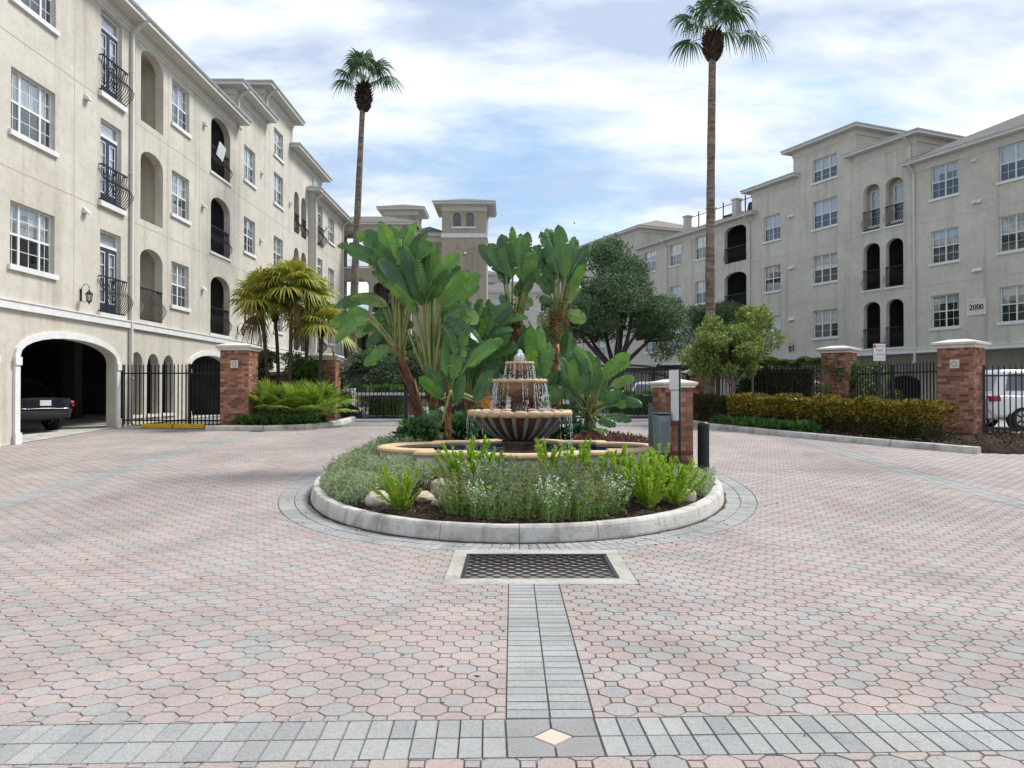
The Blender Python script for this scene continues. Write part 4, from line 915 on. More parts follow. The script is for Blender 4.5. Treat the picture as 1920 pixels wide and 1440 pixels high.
# ================================================================== PILLARS, FENCES, GATES
BRK = {}
def pillar(loc, w, h, rot, label, m='brick', sides=('f', 'r'), n=4, plaque=False, cap=0.17, vine=False):
    t = thing('brick_pillar', label, 'pillar', loc, rot, 'brick pillars'); hw = w/2
    MB().box(-hw+0.004, hw-0.004, -hw+0.004, hw-0.004, -0.15, h).build('core', 'mortar', t)
    L_ = w/n; rows = int(h/0.077); rh = h/rows
    for kind in ('full', 'half'):
        k = (round(L_, 3), round(rh, 3), kind, m)
        if k not in BRK:
            l_ = L_ if kind == 'full' else L_/2; b = MB(); b.box(0.005, l_-0.005, -0.007, 0.03, 0.005, rh-0.005); BRK[k] = b.mesh('brick', m)
    rest = MB(); off = {'f': 0, 'r': 1, 'b': 2, 'l': 3}
    for s, q in off.items():
        a = q*math.pi/2; M4 = Matrix.Rotation(a, 4, 'Z')
        for j in range(rows):
            top = j == rows-1
            if top: seq = [('half', L_/2)]*(2*n)            # soldier-like header course
            elif j % 2 == 0: seq = [('full', L_)]*n
            else: seq = [('half', L_/2)]+[('full', L_)]*(n-1)+[('half', L_/2)]
            x = -hw
            for kd, l_ in seq:
                if s in sides:
                    p = M4 @ Vector((x, -hw, j*rh)); obj('brick', BRK[(round(L_, 3), round(rh, 3), kd, m)], t, p, a)
                else:
                    b = MB().box(x+0.005, x+l_-0.005, -hw-0.007, -hw+0.03, j*rh+0.005, (j+1)*rh-0.005); rest.add([M4 @ Vector(v) for v in b.v], b.f)
                x += l_
    tag(rest.build('rear_bricks', m, t), kind='stuff')
    c = MB(); o_ = 0.11*w/0.8
    c.box(-hw-o_*0.45, hw+o_*0.45, -hw-o_*0.45, hw+o_*0.45, h, h+cap*0.3); c.box(-hw-o_*0.5, hw+o_*0.5, -hw-o_*0.5, hw+o_*0.5, h+cap*0.3, h+cap*0.55, -o_*0.5, -o_*0.5)
    c.box(-hw-o_, hw+o_, -hw-o_, hw+o_, h+cap*0.55, h+cap*0.85); c.box(-hw-o_, hw+o_, -hw-o_, hw+o_, h+cap*0.85, h+cap*1.35, hw*0.8, hw*0.8)
    c.build('cap', 'cast_stone', t)
    if plaque:
        p = MB().box(-0.11, 0.11, -hw-0.03, -hw-0.008, h-0.52, h-0.30).build('plaque', 'cast_stone', t)
        r_ = MB(); P = [(0.065*math.cos(a), -hw-0.032, h-0.41+0.065*math.sin(a)) for a in np.linspace(0.6, 6.0, 15)]; r_.tube(P, 0.011, 5)
        r_.tube([(0.02, -hw-0.032, h-0.44), (0.055, -hw-0.032, h-0.37)], 0.01, 5); r_.build('emblem', 'mortar', t)
    return t
PH = 2.24
pillar((-8.17, 23.05, gz(23)+0.08), 0.83, PH, 0, 'red brick pillar with plaque at end of left railing', plaque=True)
pillar((-6.35, 26.3, gz(26.3)+0.1), 0.8, 2.0, 0, 'red brick pillar holding the left gate behind fan palms')
pillar((-8.9, 26.3, gz(26.3)+0.1), 0.8, 2.15, 0, 'brick pillar in shade behind the thin palm trunks')
pillar((11.62, 19.9, gz(19.9)+0.06), 0.84, 2.27, R(-49), 'red brick pillar with round emblem plaque at far right', plaque=True)
pillar((10.42, 24.5, gz(24.5)+0.08), 0.84, 2.2, R(-40), 'brick pillar overgrown with vine behind the golden hedge')
pillar((6.62, 27.2, gz(27.2)+0.08), 0.8, 1.5, 0, 'low brick pillar in shade left of the small tree')
pillar((2.62, 12.55, zi(2.62, 12.55)-0.02), 0.48, 1.40, R(13), 'small brown brick pillar on the island beside green kiosk', 'brick_brown', sides=('f', 'l'), n=2, cap=0.1)
# brick monument between the gates
mo = thing('brick_monument', 'brick monument with cream panel between the two gates', 'monument', (-1.15, 27.4, gz(27.4)))
MB().box(-0.9, 0.9, -0.25, 0.25, -0.1, 2.0).build('core', 'mortar', mo)
bm = MB().box(0.005, 0.22, -0.012, 0.05, 0.005, 0.07).mesh('brick', 'brick')
for j in range(26):
    for i in range(8 if j % 2 == 0 else 7): obj('brick', bm, mo, (-0.9+i*0.225+(0.11 if j % 2 else 0), -0.25, j*0.077))
MB().box(-1.0, 1.0, -0.34, 0.34, 2.0, 2.12).build('cap', 'cast_stone', mo); MB().box(-0.2, 0.62, -0.29, -0.263, 1.15, 1.8).build('panel', 'cast_stone', mo)
# low brick wall behind the fan palms
lw_ = thing('brick_wall', 'low brick wall with pale coping behind the fan palms', 'wall', (-7.6, 26.35, gz(26.3)+0.1))
MB().box(-0.88, 0.84, -0.14, 0.14, -0.1, 1.5).build('core', 'mortar', lw_)
for j in range(19):
    for i in range(7): obj('brick', bm, lw_, (-0.87+i*0.235+(0.1 if j % 2 and i < 6 else 0), -0.145, j*0.077))
MB().box(-0.88, 0.84, -0.22, 0.22, 1.5, 1.6).build('coping', 'cast_stone', lw_)
PKT = {}
def picket_mesh(h):
    k = round(h, 2)
    if k not in PKT:
        m = MB(); m.box(-0.0135, 0.0135, -0.0135, 0.0135, 0.0, h-0.09); m.box(-0.018, 0.018, -0.018, 0.018, h-0.09, h-0.08); m.add([(-0.014, -0.014, h-0.08), (0.014, -0.014, h-0.08), (0.014, 0.014, h-0.08), (-0.014, 0.014, h-0.08), (0, 0, h)], [(0, 1, 4), (1, 2, 4), (2, 3, 4), (3, 0, 4)])
        PKT[k] = m.mesh('picket', 'black_metal')
    return PKT[k]
def fence(p0, p1, z, label, h=1.9, posts=(), sp=0.125, name='iron_fence', cat='fence'):
    a, b = Vector(p0), Vector(p1); L_ = (b-a).length; t = thing(name, label, cat, (a.x, a.y, z), math.atan2(b.y-a.y, b.x-a.x))
    for zz_ in (0.2, h-0.25): MB().box(0, L_, -0.02, 0.02, zz_, zz_+0.04).build('rail', 'black_metal', t)
    n = int(L_/sp)
    for k in range(n+1): obj('picket', picket_mesh(h), t, (L_*k/n, 0, 0.08))
    for x in posts:
        MB().box(x-0.035, x+0.035, -0.036, 0.036, -0.1, h+0.02).box(x-0.045, x+0.045, -0.046, 0.046, h+0.02, h+0.05, 0.02, 0.02).build('post', 'black_metal', t)
    return t
fence((-11.98, 23.55), (-8.6, 23.05), gz(23.2)+0.0, 'black iron railing between left building and brick pillar', 1.88, posts=(0.04, 2.28))
fence((11.35, 20.35), (10.62, 24.0), gz(22)+0.05, 'black iron fence behind the golden hedge at right', 1.85, posts=(1.9,))
fence((10.2, 24.75), (7.05, 27.1), gz(26)+0.05, 'black iron fence behind the small light green tree', 1.85, posts=(2.0,))
fence((12.05, 19.75), (15.6, 18.6), gz(19.2)+0.08, 'black iron fence in front of the white vehicle', 1.8, posts=(0.05, 2.4))
def gate(p0, p1, z, label, h0, h1):
    a, b = Vector(p0), Vector(p1); L_ = (b-a).length; t = thing('iron_gate', label, 'gate', (a.x, a.y, z), math.atan2(b.y-a.y, b.x-a.x), 'iron gates')
    top = lambda x: h0+(h1-h0)*math.sin(math.pi/2*x/L_)
    n = int(L_/0.13)
    for k in range(1, n): x = L_*k/n; obj('picket', picket_mesh(1.0), t, (x, 0, 0.08), 0, (1, 1, top(x)-0.12))
    for off, r_ in ((0, 0.03), (-0.22, 0.022)):
        m = MB(); P = [(L_*k/10, 0, top(L_*k/10)+off) for k in range(11)]
        for u, v in zip(P[:-1], P[1:]): m.bar(u, v, r_)
        m.build('top_rail', 'black_metal', t)
    for zz_ in (0.06, 0.75): MB().box(0, L_, -0.025, 0.025, zz_, zz_+0.06).build('rail', 'black_metal', t)
    for x in (0.0, L_): MB().box(x-0.045, x+0.045, -0.045, 0.045, 0.0, top(x)+0.03).build('stile', 'black_metal', t)
    m = MB(); m.add([(0.05, -0.01, 0.12), (0.75, -0.01, 0.12), (0.6, -0.01, 0.42), (0.25, -0.01, 0.62), (0.05, -0.01, 0.66)], [(0, 1, 2, 3, 4)]); m.build('gusset', 'black_metal', t)
    return t
gate((-5.95, 26.9), (-3.75, 27.0), gz(27), 'black iron gate leaf at left rising towards the centre', 1.65, 2.0)
gate((-1.6, 27.05), (-3.7, 27.0), gz(27), 'black iron gate leaf half hidden behind leaning palm stems', 1.75, 2.02)
gate((6.15, 27.0), (3.9, 27.05), gz(27), 'black iron gate leaf behind the island kiosk on the right', 1.6, 1.95)
gate((1.5, 27.05), (3.85, 27.05), gz(27), 'black iron gate leaf right of the fountain bowl', 1.7, 1.95)
# gate barriers
def barrier(x, y, z, d, L_, label, band):
    t = thing('barrier_arm', label, 'barrier', (x, y, z))
    MB().box(-0.17, 0.17, -0.17, 0.17, 0, 1.05).build('cabinet', 'white_paint', t, bevel=0.02); MB().box(-0.2, 0.2, -0.2, 0.2, 1.05, 1.12).build('lid', 'white_paint', t)
    MB().box(min(0, d*L_), max(0, d*L_), -0.24, -0.19, 0.86, 0.96).build('arm', 'white_paint', t)
    if band:
        for k in range(5): x0 = d*(0.5+k*0.8); MB().box(min(x0, x0+d*0.4), max(x0, x0+d*0.4), -0.243, -0.187, 0.857, 0.963).build('red_band', 'red_paint', t)
barrier(-6.05, 28.6, 0.6, 1, 3.6, 'white barrier with long plain arm behind left gate', False)
barrier(3.2, 30.0, 0.6, -1, 3.0, 'white barrier with red banded arm behind the fountain', True)
# yellow wheel stops at the railing foot
for x, lab in ((-10.62, 'yellow wheel stop at railing foot nearer the building'), (-9.62, 'yellow wheel stop at railing foot next to brick pillar')):
    m = MB(); P = [(-0.09, 0), (0.09, 0), (0.06, 0.11), (0.03, 0.13), (-0.03, 0.13), (-0.06, 0.11)]
    V = [(-0.47, y_, z_) for y_, z_ in P]+[(0.47, y_, z_) for y_, z_ in P]
    m.add(V, [tuple(range(6)), tuple(range(11, 5, -1))]+[(k, 6+k, 6+(k+1) % 6, (k+1) % 6) for k in range(6)])
    tag(m.build('wheel_stop', 'yellow_paint', None, (x, 23.02-0.1*(x+10.2), gz(23.1)+0.004), R(-4), bevel=0.012), lab, 'wheel stop', 'yellow wheel stops')

# ================================================================== FOUNTAIN
FC = Vector((0.13, 12.9)); CZ = 0.70
def ray_exit(a, hw, hd, lr, lx, ly):
    c, s = math.cos(a), math.sin(a); best = min(hw/abs(c) if abs(c) > 1e-6 else 9, hd/abs(s) if abs(s) > 1e-6 else 9)
    for (px_, py_) in ((lx, 0), (-lx, 0), (0, ly), (0, -ly)):
        bq = px_*c+py_*s; disc = bq*bq-(px_*px_+py_*py_-lr*lr)
        if disc >= 0: best = max(best, bq+math.sqrt(disc))
    return best
AN = np.linspace(0, 2*math.pi, 361)[:-1]
def outl(d): return [(ray_exit(a, 1.62-d, 1.36-d, 0.98-d, 1.40, 0.93)*math.cos(a), ray_exit(a, 1.62-d, 1.36-d, 0.98-d, 1.40, 0.93)*math.sin(a)) for a in AN]
pool = thing('fountain_pool', 'quatrefoil fountain pool with tan coping and dark blue water', 'pool', (FC.x, FC.y, 0))
def loft(rings, zs, closed=False):
    m = MB(); n = len(rings[0]); V = [(x, y, z) for r_, z in zip(rings, zs) for x, y in r_]; k = len(rings)
    F = [(i*n+j, i*n+(j+1) % n, ((i+1) % k)*n+(j+1) % n, ((i+1) % k)*n+j) for i in range(k if closed else k-1) for j in range(n)]
    return m.add(V, F)
loft([outl(0.05), outl(0.05)], [-0.1, CZ-0.08]).build('pool_wall', 'pool_wall', pool)
loft([outl(0.26), outl(0.26)], [CZ-0.08, 0.2]).build('pool_lining', 'pool_tile', pool)
loft([outl(d) for d in (0.06, 0.015, 0.0, 0.015, 0.05, 0.25, 0.27, 0.25, 0.12)], [CZ-0.085, CZ-0.075, CZ-0.045, CZ-0.015, CZ, CZ, CZ-0.03, CZ-0.08, CZ-0.085], True).build('coping', 'coping', pool)
MB().add([(x, y, 0.3) for x, y in outl(0.26)], [tuple(range(360))]).build('pool_floor', 'pool_tile', pool)
wm_ = bpy.data.materials.new('water'); wm_.use_nodes = True; t_ = wm_.node_tree; p_ = t_.nodes['Principled BSDF']
p_.inputs['Base Color'].default_value = (0.01, 0.03, 0.07, 1); p_.inputs['Roughness'].default_value = 0.05; p_.inputs['IOR'].default_value = 1.33
nz_ = t_.nodes.new('ShaderNodeTexNoise'); nz_.inputs['Scale'].default_value = 9; nz_.inputs['Detail'].default_value = 4; g_ = t_.nodes.new('ShaderNodeNewGeometry'); t_.links.new(g_.outputs['Position'], nz_.inputs[0])
b_ = t_.nodes.new('ShaderNodeBump'); b_.inputs['Strength'].default_value = 0.6; b_.inputs['Distance'].default_value = 0.03; t_.links.new(nz_.outputs[0], b_.inputs['Height']); t_.links.new(b_.outputs[0], p_.inputs['Normal']); MAT['water'] = wm_
MB().add([(x, y, 0.56) for x, y in outl(0.262)], [tuple(range(360))]).build('pool_water', 'water', pool)
ws = mat('water_white', (0.85, 0.88, 0.90), (0.72, 0.77, 0.80), 40, 0.15, 0.5, trans=0.35)
fo = thing('fountain', 'three tier stone fountain with scalloped bowls and falling water', 'fountain', (FC.x, FC.y, 0))
MB().lathe([(0.42, 0.3), (0.42, 0.42), (0.34, 0.5), (0.27, 0.58), (0.25, 0.66), (0.31, 0.74), (0.30, 0.78), (0.22, 0.82)], 40).build('pedestal', 'fountain_wet', fo, smooth=True)
def bowl_prof(z0, z1, r0, r1, n=10, pw=0.62): return [(r0+(r1-r0)*(k/n)**pw, z0+(z1-z0)*(k/n)**1.25) for k in range(n+1)]
def tier(z0, z1, r0, r1, ns, m_in, ribs, rim):
    pr = bowl_prof(z0, z1, r0, r1)
    MB().lathe([(0.02, z0-0.01)]+pr+[(r1-0.04, z1+0.0), (r1-0.09, z1-0.05), (0.03, z1-0.08)], 66).build('bowl', m_in, fo, smooth=True)
    if ribs:
        m = MB(); w0 = 0.5*2*math.pi*r0/ns*0.5; w1 = 0.5*2*math.pi*r1/ns*0.42
        m.tube([(r_+0.004, 0, z) for r_, z in pr], [w0+(w1-w0)*k/10 for k in range(11)], 7); me = m.mesh('flute', 'fountain_pale', True)
        for k in range(ns): obj('flute', me, fo, (0, 0, 0), 2*math.pi*(k+0.5)/ns)
    m = MB(); W = math.pi*r1/ns*1.22; H = rim; V = []; nu, nv = 10, 8
    for i in range(nv+1):
        for j in range(nu): a = 2*math.pi*j/nu; ph = math.pi*i/nv; V.append((r1+0.02+0.11*rim/0.065*math.sin(ph)*math.cos(a)*0.5, W*math.cos(ph), z1+H*math.sin(ph)*math.sin(a)))
    m.add(V, [(i*nu+j, i*nu+(j+1) % nu, (i+1)*nu+(j+1) % nu, (i+1)*nu+j) for i in range(nv) for j in range(nu)]); me = m.mesh('scallop', 'fountain_rim', True)
    for k in range(ns): obj('scallop', me, fo, (0, 0, 0), 2*math.pi*k/ns)
    MB().lathe([(0.02, z1-0.025), (r1-0.03, z1-0.025)], 40).build('bowl_water', 'water', fo)
tier(0.80, 1.235, 0.22, 0.815, 24, 'fountain_wet', True, 0.062)
MB().lathe([(0.17, 1.2), (0.15, 1.28), (0.12, 1.34), (0.11, 1.44), (0.15, 1.48), (0.14, 1.52)], 32).build('stem', 'fountain_wet', fo, smooth=True)
tier(1.50, 1.775, 0.13, 0.415, 20, 'fountain_stone', False, 0.036)
MB().lathe([(0.12, 1.72), (0.11, 1.8), (0.13, 1.86), (0.10, 1.92), (0.13, 1.96)], 28).build('stem', 'fountain_wet', fo, smooth=True)
tier(1.93, 2.075, 0.11, 0.205, 16, 'fountain_stone', False, 0.026)
def strand(m, a, r0, z0, z1, v, rad):
    n = 9; P = []; T = math.sqrt(2*(z0-z1)/9.8)
    for k in range(n+1):
        t = T*k/n; r_ = r0+v*t; j = 0.006*k/n; P.append((r_*math.cos(a)+rnd.uniform(-j, j), r_*math.sin(a)+rnd.uniform(-j, j), z0-4.9*t*t))
    for k in range(n):
        if rnd.random() < 0.68-0.03*k:
            m.tube([P[k], Vector(P[k]).lerp(Vector(P[k+1]), rnd.uniform(0.5, 1))], [rad*rnd.uniform(0.5, 1.1), rad*rnd.uniform(0.3, 0.9)], 5)
        else:
            q = Vector(P[k]); s = rad*rnd.uniform(0.7, 1.3); m.add([q+Vector(d)*s for d in ((1, 0, 0), (-1, 0, 0), (0, 1, 0), (0, -1, 0), (0, 0, 1.8), (0, 0, -1.8))], [(0, 2, 4), (2, 1, 4), (1, 3, 4), (3, 0, 4), (2, 0, 5), (1, 2, 5), (3, 1, 5), (0, 3, 5)])
m = MB()
for k in range(46): strand(m, rnd.uniform(0, 6.283), 0.215, 2.06, 1.78, rnd.uniform(0.1, 0.3), 0.0065)
for k in range(64): strand(m, rnd.uniform(0, 6.283), 0.425, 1.755, 1.24, rnd.uniform(0.1, 0.35), 0.0062)
for k in range(26):
    a = rnd.choice((rnd.gauss(3.3, 0.35), rnd.gauss(-0.2, 0.3), rnd.gauss(math.pi/2, 0.8))); strand(m, a, 0.87, 1.2, 0.57, rnd.uniform(0.05, 0.2), 0.0055)
for rr, zz_, n in ((0.33, 1.80, 60), (0.62, 1.26, 160), (1.1, 0.58, 120)):
    for k in range(n):
        a = rnd.uniform(0, 6.283); r_ = rr*rnd.uniform(0.75, 1.2); q = Vector((r_*math.cos(a), r_*math.sin(a), zz_+abs(rnd.gauss(0, 0.03)))); s = rnd.uniform(0.003, 0.007)
        m.add([q+Vector(d)*s for d in ((1, 0, 0), (-1, 0, 0), (0, 1, 0), (0, -1, 0), (0, 0, 1.5), (0, 0, -1.5))], [(0, 2, 4), (2, 1, 4), (1, 3, 4), (3, 0, 4), (2, 0, 5), (1, 2, 5), (3, 1, 5), (0, 3, 5)])
tag(m.build('falling_water', 'water_white', fo), kind='stuff')
m = MB(); m.lathe([(0.035, 2.05), (0.06, 2.09), (0.07, 2.13), (0.06, 2.18), (0.062, 2.22), (0.04, 2.25), (0.034, 2.28), (0.012, 2.305), (0.0, 2.31)], 14, mod=lambda r_, z, a: r_*(1+0.22*math.sin(3*a+z*40)+0.12*math.sin(7*a-z*70)))
for k in range(14):
    a = rnd.uniform(0, 6.28); m.tube([(0.03*math.cos(a), 0.03*math.sin(a), 2.15), (0.075*math.cos(a), 0.075*math.sin(a), rnd.uniform(2.16, 2.24)), (0.11*math.cos(a), 0.11*math.sin(a), 2.1)], [0.012, 0.009, 0.005], 5)
m.build('water_jet', 'water_white', fo, smooth=True)

# ================================================================== ISLAND EQUIPMENT
z0 = zi(2.32, 12.2)
k_ = thing('entry_kiosk', 'grey green entry keypad kiosk on black base beside island pillar', 'kiosk', (2.36, 12.15, z0-0.02), R(20))
MB().box(-0.08, 0.08, -0.1, 0.1, 0, 0.36).build('base', 'black_metal', k_)
MB().add([(-0.085, -0.12, 0.36), (0.085, -0.12, 0.36), (0.085, 0.12, 0.36), (-0.085, 0.12, 0.36), (-0.11, -0.10, 0.95), (0.11, -0.10, 0.95), (0.11, 0.12, 0.98), (-0.11, 0.12, 0.98)], [(3, 2, 1, 0), (4, 5, 6, 7), (0, 1, 5, 4), (1, 2, 6, 5), (2, 3, 7, 6), (3, 0, 4, 7)]).build('housing', 'kiosk', k_, bevel=0.012)
MB().box(-0.115, 0.115, -0.115, 0.13, 0.98, 1.0).build('lid', 'kiosk', k_)
MB().add([(-0.065, -0.121, 0.45), (0.065, -0.121, 0.45), (0.08, -0.107, 0.86), (-0.08, -0.107, 0.86)], [(0, 1, 2, 3)]).build('face_plate', 'steel_grey', k_)
t = thing('steel_post', 'slim grey steel post standing left of the kiosk', 'post', (2.30, 12.75, zi(2.3, 12.75)-0.03)); MB().box(-0.035, 0.035, -0.035, 0.035, 0, 1.12).build('shaft', 'steel_grey', t); MB().box(-0.042, 0.042, -0.042, 0.042, 1.12, 1.14).build('end_cap', 'black_metal', t)
t = thing('bollard', 'tall black bollard with domed top at right of island', 'bollard', (2.93, 11.78, zi(2.9, 11.8)-0.04))
MB().lathe([(0.088, 0), (0.088, 0.90), (0.092, 0.905), (0.092, 0.925), (0.085, 0.945), (0.06, 0.965), (0.0, 0.975)], 28).build('shaft', 'black_metal', t, smooth=True); MB().lathe([(0.12, 0), (0.12, 0.03), (0.09, 0.035)], 28).build('flange', 'black_metal', t)
t = thing('traffic_sign', 'white sign panels on dark pole seen nearly edge on by island pillar', 'sign', (2.60, 11.95, zi(2.6, 11.95)-0.02), R(12))
MB().box(-0.016, 0.016, -0.016, 0.016, 0, 1.72).build('pole', 'black_metal', t)
for s, a in ((-1, 84), (1, 66)):
    for (w_, za, zb) in ((0.30, 1.40, 1.71), (0.24, 0.92, 1.385)):
        m = MB(); c_, s_ = math.cos(R(a))*s, math.sin(R(a)); d0 = 0.02
        P = [(s*0.02, -0.02, za), (s*0.02+c_*w_, -0.02+s_*w_, za), (s*0.02+c_*w_, -0.02+s_*w_, zb), (s*0.02, -0.02, zb)]
        m.add(P+[(x+0.003, y+0.004, z) for x, y, z in P], [(0, 1, 2, 3), (7, 6, 5, 4), (0, 4, 5, 1), (1, 5, 6, 2), (2, 6, 7, 3), (3, 7, 4, 0)]); m.build('sign_panel', 'sign_back', t)
# fire lane sign
Yf = 20.75; fx, fy = (1649-960)/1442*Yf, Yf; zg = gz(Yf)+0.1
t = thing('fire_lane_sign', 'red and white no parking fire lane sign on dark post', 'sign', (fx, fy, zg), R(-24))
MB().box(-0.03, 0.03, -0.02, 0.02, 0, 1.95).build('post', 'black_metal', t)
zc = EYE+(734-660)/1442*Yf-zg
MB().box(-0.158, 0.158, -0.032, -0.022, zc-0.25, zc+0.25).build('sign_backing', 'black_metal', t)
p = MB().box(-0.148, 0.148, -0.036, -0.0325, zc-0.24, zc+0.22).build('sign_face', 'white_paint', t)
mat('sign_red', (0.55, 0.06, 0.05), None, 3, 0.5)
for tx, sz, dx_, dz_ in (('PARKING', 0.058, 0.045, 0.15), ('FIRE', 0.10, 0, 0.04), ('LANE', 0.10, 0, -0.07), ('TOW AWAY', 0.045, 0, -0.18)): obj('lettering', text_mesh(tx, sz, 0.0008, 'sign_red'), p, (dx_, -0.0375, zc+dz_), (R(90), 0, 0))
MB().box(-0.14, -0.085, -0.0385, -0.0365, zc+0.11, zc+0.20).build('symbol', 'sign_red', p)
b_ = thing('white_board', 'white board propped on the top left arched balcony rail', 'board', (-11.95, 31.0, 11.2), R(90)); MB().add([(0, 0, 0), (0.75, 0.02, -0.1), (0.75, -0.12, 0.42), (0, -0.14, 0.52), (0, 0.02, 0), (0.75, 0.04, -0.1), (0.75, -0.1, 0.42), (0, -0.12, 0.52)], [(0, 1, 2, 3), (7, 6, 5, 4), (0, 4, 5, 1), (1, 5, 6, 2), (2, 6, 7, 3), (3, 7, 4, 0)]).build('panel', 'white_paint', b_)
# carport beyond the right gate
c_ = thing('carport', 'dark flat carport with striped screen under the oak', 'carport', (8.3, 44.5, 0.6), R(-20))
MB().box(-2.6, 3.2, -2.2, 2.4, 2.25, 2.45).build('roof', 'black_metal', c_); MB().box(-2.7, 0.4, -2.35, -2.21, 2.3, 2.5).build('fascia', 'white_paint', c_)
for x in (-2.3, 0.2, 2.8): MB().box(x-0.08, x+0.08, -2.0, -1.85, 0, 2.25).build('post', 'black_metal', c_)
for k in range(34): MB().box(-2.2+k*0.15, -2.2+k*0.15+0.09, 2.2, 2.25, 0.1, 2.2).build('slat', 'stucco_grey', c_)

# ================================================================== VEHICLES
def car(loc, rot, paint, label, L_=4.7, W=1.84, H=1.66, suv=True, cat='car', lights='tail_red', plate=True):
    """x forward; lofted body, glazed cabin, wheels, lamps"""
    t = thing('parked_car', label, cat, loc, rot); hl = L_/2; hw = W/2; zb = 0.28; belt = H*0.60; hood = H*0.58
    st = [(-hl, 0.62, 0.50, 0.92), (-hl+0.06, 0.36, 0.44, 0.985*belt/1.0), (-hl+0.25, 0.28, 0.40, belt), (-hl+0.95, 0.26, 0.4, belt+0.0), (0.2, 0.26, 0.4, belt-0.02), (0.85, 0.26, 0.4, belt-0.05), (hl-0.75, 0.28, 0.4, hood-0.02), (hl-0.2, 0.32, 0.42, hood-0.12), (hl, 0.45, 0.5, hood-0.35)]
    wf = [0.86, 0.95, 0.99, 1, 1, 1, 0.98, 0.93, 0.82]; m = MB(); V = []
    for (x, za, zm, zt), f in zip(st, wf):
        q = hw*f; V += [(x, -q*0.93, za), (x, -q, zm+0.1), (x, -q*0.985, zt-0.12), (x, -q*0.93, zt), (x, 0, zt+0.02), (x, q*0.93, zt), (x, q*0.985, zt-0.12), (x, q, zm+0.1), (x, q*0.93, za)]
    n = 9; m.add(V, [(i*n+j, i*n+(j+1) % n, (i+1)*n+(j+1) % n, (i+1)*n+j) for i in range(len(st)-1) for j in range(n)]+[tuple(range(n)), tuple(range((len(st)-1)*n+n-1, (len(st)-1)*n-1, -1))])
    body = m.build('body', paint, t, smooth=True); sm_ = body.modifiers.new('sub', 'SUBSURF'); sm_.levels = 2; sm_.render_levels = 2
    # cabin: (x, z, halfwidth)
    rb_, rf = (-hl+0.45, 0.25) if suv else (-hl+1.2, 0.15); bb_, bf = (-hl+0.12, 1.0) if suv else (-hl+0.5, 1.0); zt = H; zl = belt-0.06
    c = MB(); B0 = [(bb_, -hw*0.9, zl), (bf, -hw*0.9, zl), (bf, hw*0.9, zl), (bb_, hw*0.9, zl)]; T0 = [(rb_, -hw*0.68, zt-0.05), (rf, -hw*0.68, zt-0.04), (rf, hw*0.68, zt-0.04), (rb_, hw*0.68, zt-0.05)]
    c.add(B0+T0, [(0, 1, 5, 4), (1, 2, 6, 5), (2, 3, 7, 6), (3, 0, 4, 7), (4, 5, 6, 7)]); c.build('cabin', paint, t, bevel=0.06)
    MB().box(rb_+0.05, rf-0.05, -hw*0.6, hw*0.6, zt-0.06, zt, 0.1, 0.1).build('roof', paint, t, bevel=0.03)
    def pane(nm, a, b, c_, d, o, i0=0.08, i1=0.92, j0=0.22, j1=0.86):
        a, b, c_, d, o = map(Vector, (a, b, c_, d, o)); P = [a.lerp(b, u).lerp(d.lerp(c_, u), v)+o for u, v in ((i0, j0), (i1, j0), (i1, j1), (i0, j1))]; MB().add(P, [(0, 1, 2, 3)]).build(nm, 'glass_car', t)
    pane('rear_window', B0[3], B0[0], T0[0], T0[3], (-0.014, 0, 0.006)); pane('windscreen', B0[1], B0[2], T0[2], T0[1], (0.012, 0, 0.012))
    for s, (a, b, c_, d) in ((-1, (B0[0], B0[1], T0[1], T0[0])), (1, (B0[3], B0[2], T0[2], T0[3]))):
        for i0, i1 in ((0.10, 0.30), (0.33, 0.60), (0.63, 0.9)): pane('side_window', a, b, c_, d, (0, s*0.012, 0.006), i0, i1, 0.2, 0.88)
        MB().box(0.85, 1.0, min(s*hw*0.93, s*hw*1.08), max(s*hw*0.93, s*hw*1.08), belt-0.05, belt+0.1).build('mirror', paint, t, bevel=0.03)
        for x in (0.15, -0.75): MB().box(x-0.2, x, min(s*hw*0.985, s*(hw+0.02)), max(s*hw*0.985, s*(hw+0.02)), belt-0.16, belt-0.13).build('door_handle', 'rim', t)
        MB().box(-hl+0.01, -hl+0.32, min(s*hw*0.55, s*hw*0.97), max(s*hw*0.55, s*hw*0.97), belt-0.22, belt-0.06, 0.02, 0.01).build('tail_light', lights, t, bevel=0.02)
        MB().box(hl-0.35, hl-0.05, min(s*hw*0.5, s*hw*0.92), max(s*hw*0.5, s*hw*0.92), hood-0.30, hood-0.18, 0.02, 0.01).build('headlight', 'white_paint', t, bevel=0.02)
        for x in (-hl+0.9, hl-0.9):
            w_ = MB(); w_.lathe([(0.22, -0.1), (0.31, -0.11), (0.34, -0.07), (0.34, 0.07), (0.31, 0.11), (0.22, 0.1)], 24); wo = w_.build('wheel', 'tyre', t, (x, s*(hw-0.10), 0.34), (R(90), 0, 0), smooth=True)
            r_ = MB(); r_.lathe([(0.22, 0.05), (0.20, 0.1), (0.05, 0.1), (0.0, 0.11)], 20); r_.lathe([(0.22, -0.05), (0.20, -0.1), (0.05, -0.1), (0.0, -0.11)], 20); r_.build('rim', 'rim', wo)
            for q in range(5): a = 2*math.pi*q/5; MB().box(0.06, 0.19, -0.02, 0.02, -0.118, 0.118).build('spoke', 'tyre', wo, (0, 0, 0), (0, 0, a))
            MB().lathe([(0.345, -0.06), (0.40, -0.06), (0.40, 0.06), (0.345, 0.06)], 24).build('arch_liner', 'tyre', t, (x, s*(hw-0.085), 0.36), (R(90), 0, 0))
    if plate: MB().box(-hl-0.02, -hl+0.04, -0.16, 0.16, 0.72, 0.87).build('number_plate', 'white_paint', t)
